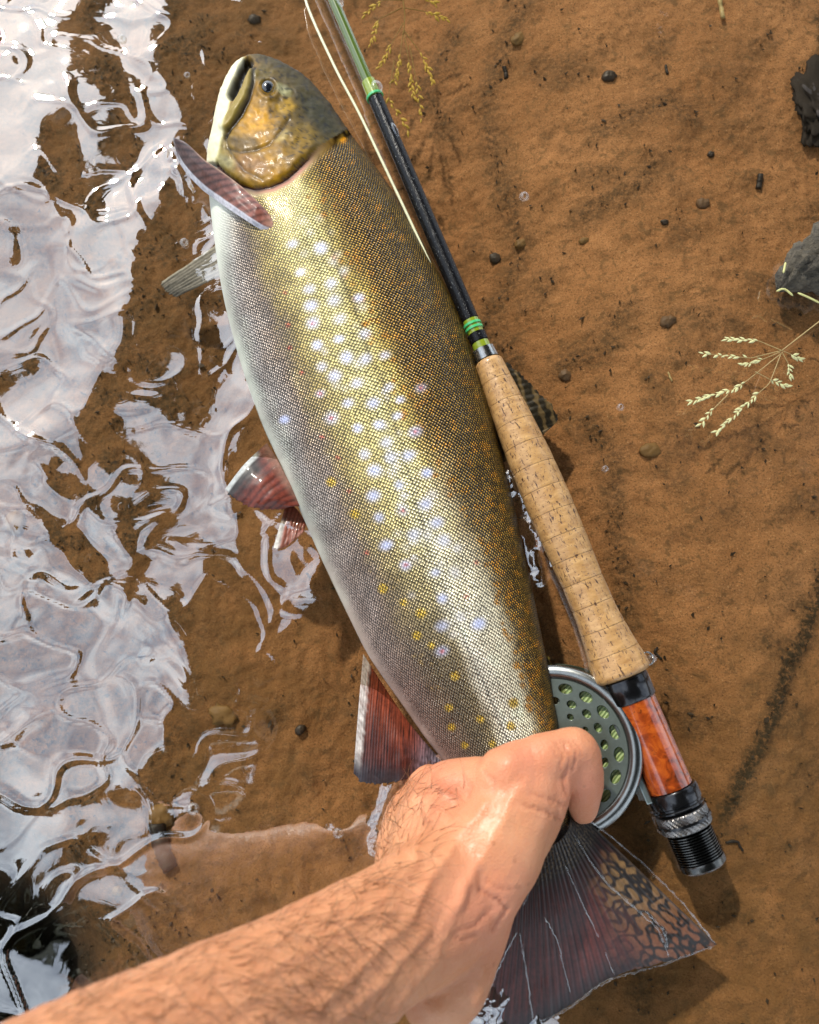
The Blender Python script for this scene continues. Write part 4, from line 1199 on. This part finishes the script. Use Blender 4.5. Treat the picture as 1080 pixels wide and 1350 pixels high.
# keep off the smooth thumb side
d_th, _ = seg_dist(apx, apy, [(760, 1000), (690, 1050), (640, 1150), (610, 1250), (580, 1330)])
dens = dens * ss(40, 80, d_th)
pick = hr.choice(nv_, 620, p=dens / dens.sum(), replace=False)
armdir = (W(560, 1180, .06) - W(250, 1390, .14)); armdir /= np.linalg.norm(armdir)
HV, HF_, ho = [], [], 0
for i in pick:
    b0 = av2[i]; nrm_ = an[i]
    lean = armdir * hr.normal(.55, .35) + np.array([.45, -.55, 0]) * hr.normal(.55, .45) + hr.normal(size=3) * .3
    lean -= nrm_ * (lean @ nrm_); lean /= np.linalg.norm(lean) + 1e-9
    L_ = hr.uniform(.009, .024); curl = np.cross(nrm_, lean) * hr.normal(0, .5)
    ts = np.linspace(0, 1, 6)[:, None]
    pts = b0 + (lean + curl * ts) * ts * L_ + nrm_ * (np.sin(ts * 2.4) * L_ * hr.uniform(.08, .22))
    V, F = tube_lists(pts, np.linspace(.00012, .00005, 6), 3)
    HV.append(V); HF_ += [tuple(q + ho for q in f) for f in F]; ho += len(V)
M_HAIR = simple('arm_hair', (.20, .088, .030), .35, var=.4, scale=40, bump=0)
hair = make_mesh('hair', np.vstack(HV), HF_, M_HAIR, person); hair['kind'] = 'stuff'

# ------------------------------------------------------------------ wet glints on the tail: thin ridges of water
def ridge(name, pts, r, zoff):
    q = lin_resample(np.array(pts, float), max(8, len(pts) * 7))
    q = q + np.stack([1.6 * fbm(q[:, 1] / 9, q[:, 0] / 9, 2, 3), 1.6 * fbm(q[:, 0] / 8 + 5, q[:, 1] / 8, 2, 4)], -1)
    p = P(q[:, 0], q[:, 1], zoff)
    rad = r * (0.55 + 0.9 * np.abs(fbm(q[:, 0] / 7, q[:, 1] / 7, 2, 6)) * 1.6)
    rad[0] *= .3; rad[-1] *= .3
    o = make_tube(name, p, rad, 8, M_DROP)
    return o
tv = np.array([v.co for v in tail.data.vertices]); tail_px, tail_py = PIX(tv)
def tailz(x, y):
    k = np.argsort((tail_px - x) ** 2 + (tail_py - y) ** 2)[:6]
    return tv[k, 2].max()
for pts, r in [([(752, 1066), (800, 1098), (850, 1140), (900, 1190), (943, 1244)], .0007), ([(745, 1085), (775, 1130), (800, 1165), (835, 1195), (868, 1225), (882, 1262)], .0010),
               ([(745, 1140), (760, 1175), (780, 1215), (810, 1285)], .0006), ([(718, 1210), (735, 1240), (752, 1310)], .0007), ([(683, 1228), (660, 1270), (645, 1310)], .0007), ([(685, 1230), (694, 1280), (703, 1345)], .0008),
               ([(940, 1248), (900, 1262), (875, 1272), (808, 1290), (780, 1305), (750, 1330), (712, 1346)], .0010), ([(700, 1170), (690, 1195)], .0005), ([(850, 1200), (875, 1225), (880, 1250)], .0016)]:
    zs = np.array([tailz(x, y) for x, y in pts]).max()
    q = np.array(pts, float); zl = np.array([tailz(x, y) for x, y in pts])
    qq = lin_resample(np.column_stack([q, zl]), max(10, len(pts) * 8))
    qq[:, 0] += 1.8 * fbm(qq[:, 1] / 9, qq[:, 0] / 9, 2, 3); qq[:, 1] += 1.8 * fbm(qq[:, 0] / 8 + 5, qq[:, 1] / 8, 2, 4)
    p = P(qq[:, 0], qq[:, 1], qq[:, 2] + .0004)
    rad = r * .62 * (0.35 + 2.2 * np.abs(fbm(qq[:, 0] / 7, qq[:, 1] / 7, 2, 6)))
    rad[0] *= .3; rad[-1] *= .3
    o = make_tube('water_ridge', p, rad, 8, M_DROP)
    o.parent = tail

# ------------------------------------------------------------------ bubbles
def bubble(px, py, r, label):
    p = P(px, py, 0)
    tag(ellipsoid('air_bubble', p + np.array([0, 0, r * .25]), (r, r, r * .8), M_DROP), label, 'bubble')
bubble(255, 1066, .0030, 'clear air bubble on dark water beside the round submerged pebble')
bubble(446, 1098, .0026, 'clear air bubble on the water beside the hairy forearm')
bubble(691, 260, .0028, 'clear air bubble over the sand right of the black rod winding')
bubble(243, 320, .0024, 'clear air bubble beside the white breast of the trout')
bubble(860, 868, .0022, 'clear air bubble beside the flared end of the cork grip')
bubble(798, 618, .0018, 'small clear bubble over the dark algae right of the cork grip')
bubble(818, 537, .0020, 'small clear bubble right of the trout dorsal fin')
bubble(247, 100, .0020, 'small clear blob added for a wave glint left of the trout snout')  # blob added where a wave mirrors the sky
bubble(161, 52, .0026, 'clear blob added for a bright wave glint above the trout head')  # another added blob, in place of a reflecting wave

# ------------------------------------------------------------------ stones, twigs and litter on the bed
def pebble(name, px, py, rx, ry, rz, mat, label, cat, rot=0.0, seed=1, sink=.35, jag=.18):
    p = bedz(px, py)
    k = ((CAM[2] - p[2]) * ct + (p[1] - CAM[1]) * st) / FPX
    n, s = 12, 18
    u = np.linspace(0.02, math.pi - .02, n); v = np.arange(s) * 2 * math.pi / s
    D = np.stack([np.sin(u)[:, None] * np.cos(v), np.sin(u)[:, None] * np.sin(v), np.cos(u)[:, None] * np.ones(s)], -1)
    rr3 = 1 + jag * fbm(D[..., 0] * 2 + seed * 3.1, D[..., 1] * 2 + D[..., 2] * 1.7 + seed, 3, seed)* 2
    V = (D * rr3[..., None] * np.array([rx * k, ry * k, rz * k])).reshape(-1, 3)
    V = V @ np.array(Matrix.Rotation(rot, 3, 'Z')).T
    o = make_mesh(name, V, grid_faces(n, s, True)[:, ::-1], mat)
    o.location = p + np.array([0, 0, rz * k * (1 - 2 * sink) * .5])
    return tag(o, label, cat)
M_STD = simple('dark_stone', (.045, .032, .022), .5, scale=400, var=.5)
M_STB = simple('brown_stone', (.15, .085, .040), .6, scale=300, var=.45)
M_STO = simple('olive_stone', (.20, .11, .030), .65, scale=250, var=.4)
pebble('pebble', 803, 101, 10, 8, 6, M_STD, 'dark lump of stone lying on bright sand at the back', 'stone', .3, 1)
pebble('pebble', 926, 269, 9, 8, 6, M_STB, 'small brown and black pebble on sand by the dark twig', 'stone', 0, 2)
pebble('pebble', 880, 424, 11, 9, 7, M_STB, 'round brown pebble on sand left of the grass sprig', 'stone', .5, 3)
pebble('pebble', 858, 594, 14, 11, 6, M_STO, 'half buried brown pebble beside the algae streak', 'stone', .2, 4)
pebble('pebble', 745, 495, 8, 9, 6, M_STB, 'brown pebble just above the dorsal fin', 'stone', 0, 5)
pebble('pebble', 687, 322, 9, 7, 5, M_STO, 'olive pebble in the algae right of the black winding', 'stone', .4, 6)
pebble('pebble', 653, 341, 8, 8, 5, M_STD, 'small dark pebble close to the black rod winding', 'stone', .8, 7)
pebble('pebble', 684, 52, 12, 9, 5, M_STO, 'flat olive pebble in the dark algae behind the rod', 'stone', .8, 8)
pebble('pebble', 336, 27, 9, 7, 6, M_STD, 'small black pebble above the trout snout', 'stone', .1, 9)
pebble('pebble', 937, 204, 5, 4, 4, M_STD, 'tiny black pebble on bright sand', 'stone', .1, 10)
pebble('pebble', 876, 293, 5, 4, 4, M_STD, 'tiny dark pebble between two brown pebbles', 'stone', .1, 11)
pebble('pebble', 294, 944, 19, 13, 5, M_STO, 'flat angular olive stone left of the anal fin', 'stone', -.2, 12, jag=.3)
pebble('pebble', 214, 1076, 17, 17, 11, M_STO, 'round orange brown pebble at the edge of the sky reflection', 'stone', 0, 13)
pebble('pebble', 396, 962, 8, 6, 5, M_STD, 'small dark pebble below the trout belly', 'stone', .6, 14)
pebble('pebble', 156, 1175, 8, 7, 5, M_STO, 'small tan pebble on the slope into dark water', 'stone', .2, 15)
pebble('pebble', 22, 690, 14, 18, 9, M_STO, 'rounded tan pebble between two patches of sky reflection', 'stone', .2, 16)
pebble('pebble', 770, 318, 7, 5, 4, M_STO, 'small olive pebble lying among the fine algae', 'stone', .2, 17)
def twig(name, pts, r, mat, label, cat, lift=.001, wob=2.0):
    q = lin_resample(np.array(pts, float), 16)
    q = q + np.stack([wob * fbm(q[:, 1] / 8, q[:, 0] / 8, 2, 3), wob * fbm(q[:, 0] / 8, q[:, 1] / 8 + 4, 2, 5)], -1)
    p = np.array([bedz(x, y) + [0, 0, lift] for x, y in q])
    rad = r * (1 + .35 * fbm(np.linspace(0, 6, 16), np.zeros(16) + r * 900, 2, 7))
    return tag(make_tube(name, p, rad, 8, mat), label, cat)
M_TWIG = simple('black_twig', (.020, .014, .010), .6, scale=300)
M_STRAW = simple('straw', (.50, .38, .16), .5, scale=300)
twig('twig', [(1002, 231), (999, 250)], .0016, M_TWIG, 'short thick black twig standing out on bright sand', 'twig', .001, .5)
twig('twig', [(208, 1085), (216, 1122), (226, 1145)], .0046, M_TWIG, 'short fat black stick beside the round orange pebble', 'twig', .002)
twig('twig', [(876, 88), (880, 98)], .0008, M_TWIG, 'tiny reddish black twig above the dark stone lump', 'twig')
twig('straw', [(944, -12), (948, 14), (951, 29)], .0013, M_STRAW, 'pale dry straw pointing down onto the sand', 'straw', .003, .5)
twig('twig', [(664, 88), (668, 104)], .0013, M_TWIG, 'split black leaf scrap in the algae behind the rod', 'twig', .001)
twig('twig', [(866, 853), (862, 860), (872, 868)], .0006, M_TWIG, 'thin curled black rootlet beside the cork flare', 'twig')
twig('twig', [(955, 1110), (972, 1108), (978, 1122)], .0006, M_TWIG, 'thin hooked black rootlet right of the threaded barrel', 'twig')
twig('straw', [(880, 492), (886, 503)], .0005, M_STRAW, 'tiny white fibre on sand left of the grass sprig', 'fibre')
# loose flecks of rotten leaf and silt along the algae
fr2 = np.random.default_rng(21)
FVv, FFf, fo = [], [], 0
cand_x = fr2.uniform(-20, 1100, 60000); cand_y = fr2.uniform(-20, 1370, 60000)
cp = P(cand_x, cand_y, -.03)
dens = debris_shade_mask(cp[:, 0], cp[:, 1]) ** 2 + .012
sel = fr2.random(60000) < dens * .5
cp = cp[sel][:13000]
cz = bed_z(cp[:, 0], cp[:, 1])
for (x, y, _), z in zip(cp, cz):
    s = fr2.uniform(.0004, .0016) * (1.6 if fr2.random() < .06 else 1); a = fr2.uniform(0, 6.28); e_ = fr2.uniform(.25, .7)
    tx, ty = math.cos(a) * s, math.sin(a) * s
    h1, h2 = fr2.uniform(.0008, .003), fr2.uniform(.0008, .003)
    FVv += [(x - tx, y - ty, z + h1), (x - ty * e_, y + tx * e_, z + .0016), (x + tx, y + ty, z + h2), (x + ty * e_, y - tx * e_, z + .001), (x, y, z + .0002)]
    FFf += [(fo, fo + 1, fo + 2, fo + 3), (fo, fo + 4, fo + 1), (fo + 1, fo + 4, fo + 2), (fo + 2, fo + 4, fo + 3), (fo + 3, fo + 4, fo)]
    fo += 5
M_FLECK = simple('rotten_leaf', (.045, .026, .010), .7, var=.7, scale=90, bump=0)
tag(make_mesh('leaf_litter', FVv, FFf, M_FLECK, smooth=False), 'dark rotten leaf flecks scattered over the sand', kind='stuff')

# ------------------------------------------------------------------ driftwood and mud clod at the right
m = NM('grey_driftwood')
co = m.coord('Object')
n1 = m.noise(m.mapping(co, (1, 4, 4), (0, 0, R(20))), 60, 5, .65); n2 = m.noise(co, 300, 4, .7)
c = m.mix(m.ramp(n1, [(.35, 0.), (.7, 1.)]), (.035, .029, .020), (.15, .125, .085))
c = m.mix(m.ramp(n2, [(.3, .8), (.5, 0.)]), c, (.03, .025, .016))
m.set(color=c, rough=.75, normal=m.bump(m.math('ADD', n1, n2), .8, .0025))
M_DRIFT = m.m
axp = np.array([P(1026, 383, .004), P(1044, 366, .006), P(1075, 350, .009), P(1130, 330, .012), P(1230, 300, .018), P(1340, 265, .024)])
axp = resample(axp, 46)
rad_ = np.interp(np.linspace(0, 1, 46), [0, .04, .12, .25, .6, 1], [.0012, .0055, .012, .018, .024, .022])
V, F, tri = tube(axp, rad_, 40)
nb = 46 * 40
ang_ = np.tile(np.arange(40) * 2 * math.pi / 40, 46); along_ = np.repeat(np.linspace(0, 1, 46), 40)
rad_dir = V[:nb] - np.repeat(axp, 40, 0)
V[:nb] += rad_dir * (0.9 * np.abs(fbm(np.cos(ang_) * 2.6 + along_ * 7, np.sin(ang_) * 2.6 + along_ * 4, 4, 31, .6)) - .22)[:, None]
V[:nb, 2] = np.maximum(V[:nb, 2], -.016)
drift = make_mesh('driftwood', V, [tuple(f) for f in F] + [tuple(t[:3]) for t in tri], M_DRIFT)
tag(drift, 'grey weathered broken driftwood end sticking out over the sand', 'driftwood')
M_BLADE = simple('pale_grass', (.52, .50, .20), .5, var=.25, scale=200, bump=0)
for pts in ([(1024, 384), (1034, 381), (1046, 390)], [(1036, 346), (1033, 360)], [(1052, 386), (1066, 392), (1082, 400)]):
    p = np.array([P(x, y, .016) for x, y in pts]); 
    o = make_tube('grass_shred', resample(p, 10), np.array([.0003] + [.0006] * 8 + [.0002]), 6, M_BLADE, drift)
M_MUD = simple('wet_black_mud', (.020, .013, .008), .8, coat=.0, var=.6, scale=120, bump=.6)
pc = P(1082, 138, -.005)
n, s = 40, 48
u = np.linspace(.02, math.pi - .02, n); v = np.arange(s) * 2 * math.pi / s
D = np.stack([np.sin(u)[:, None] * np.cos(v), np.sin(u)[:, None] * np.sin(v), np.cos(u)[:, None] * np.ones(s)], -1)
rr3 = 1 + .5 * fbm(D[..., 0] * 4 + 3, D[..., 1] * 4 + D[..., 2] * 2, 4, 19) + .07 * fbm(D[..., 0] * 9, D[..., 1] * 9, 3, 20)
mud = make_mesh('mud_clod', (D * rr3[..., None] * [.015, .027, .005]).reshape(-1, 3), grid_faces(n, s, True)[:, ::-1], M_MUD)
mud.location = pc; tag(mud, 'wet black clod of mud and rotten leaves on the sand', 'mud clod')

# ------------------------------------------------------------------ grass sprigs
def spike_mesh(mat):
    u = np.linspace(0, 1, 7); r = np.array([.05, .5, .9, 1, .75, .4, .03])
    V, F = tube_lists(np.stack([u * 0, u * 0, u], -1), r * .22, 6)
    V[:, 1] *= .6
    me = bpy.data.meshes.new('spikelet'); me.from_pydata([tuple(v) for v in V], [], F); me.materials.append(mat)
    me.polygons.foreach_set('use_smooth', np.ones(len(me.polygons), bool))
    return me
def sprig(label, stem, branches, zf, mat_stem, mat_seed, seed, size, r0):
    rg = random.Random(seed)
    root = tag(empty('grass_sprig', tuple(P(stem[0][0], stem[0][1], zf(0)))), label, 'grass')
    base = np.array(root.location)
    def to3(pts, za, zb):
        q = lin_resample(np.array(pts, float), 14); k_ = np.linspace(za, zb, 14)
        return P(q[:, 0], q[:, 1], k_) - base
    make_tube('stem', resample(to3(stem, zf(0), zf(1)), 24), np.linspace(r0, r0 * .6, 24), 6, mat_stem, root)
    me = spike_mesh(mat_seed)
    for (pts, n) in branches:
        c_ = resample(to3(pts, zf(1), zf(1.4)), 24)
        make_tube('branch', c_, np.linspace(r0 * .6, r0 * .25, 24), 5, mat_stem, root)
        for k_ in range(n):
            f = .45 + .55 * (k_ + .5) / n; i = min(22, int(f * 23))
            d_ = Vector(c_[i + 1] - c_[i]).normalized()
            side = Vector((-d_.y, d_.x, rg.uniform(-.3, .5))) * (1 if k_ % 2 else -1)
            dir_ = (d_ * 1.0 + side * rg.uniform(.10, .75)).normalized()
            o = bpy.data.objects.new('spikelet', me); C.objects.link(o); o.parent = root
            o.location = c_[i]; o.rotation_mode = 'QUATERNION'; o.rotation_quaternion = dir_.to_track_quat('Z', 'Y')
            L_ = size * rg.uniform(.75, 1.25); o.scale = (L_ * rg.uniform(.7, 1.05), L_ * .85, L_)
    return root
M_GSTEM = simple('straw_stem', (.34, .24, .09), .5, bump=0)
M_SEED = simple('pale_seed', (.52, .50, .24), .5, var=.35, scale=150, bump=0)
sprig('pale green grass seed head lying over the sand below the driftwood', [(1130, 388), (1080, 424), (1031, 462)],
      [([(1031, 462), (1000, 449), (957, 447)], 12), ([(1031, 462), (990, 472), (924, 466)], 11), ([(1029, 464), (1005, 474), (980, 482)], 9), ([(1030, 466), (1000, 490), (972, 512), (908, 530)], 22),
       ([(1030, 466), (1015, 505), (985, 532), (943, 572)], 20), ([(996, 490), (1015, 500), (1040, 510)], 8), ([(1031, 464), (1040, 480), (1042, 498)], 8), ([(1031, 462), (1045, 468), (1056, 474)], 6),
       ([(960, 520), (935, 545), (924, 560)], 7)], lambda t: .020 - .008 * t, M_GSTEM, M_SEED, 4, .0034, .00045)
M_GOLD = simple('golden_stem', (.30, .19, .035), .5, bump=0)
M_GSEED = simple('golden_seed', (.60, .40, .05), .5, var=.4, scale=150, bump=0)
sprig('golden submerged grass sprig with fine seeds behind the rod', [(528, -30), (534, 20), (532, 45)],
      [([(532, 30), (515, 60), (500, 90)], 9), ([(532, 40), (525, 90), (520, 110)], 10), ([(533, 45), (540, 85), (545, 130)], 12), ([(533, 40), (555, 70), (572, 110)], 11), ([(530, 10), (500, 25), (488, 60)], 9),
       ([(530, 0), (505, 0), (480, 20)], 8), ([(533, 10), (560, 15), (590, 25)], 9), ([(540, 60), (550, 110), (556, 160)], 9), ([(520, 80), (512, 130), (540, 175)], 9), ([(530, -5), (555, -5), (575, 5)], 7)],
      lambda t: -.004 - .006 * t, M_GOLD, M_GSEED, 9, .0044, .0005)
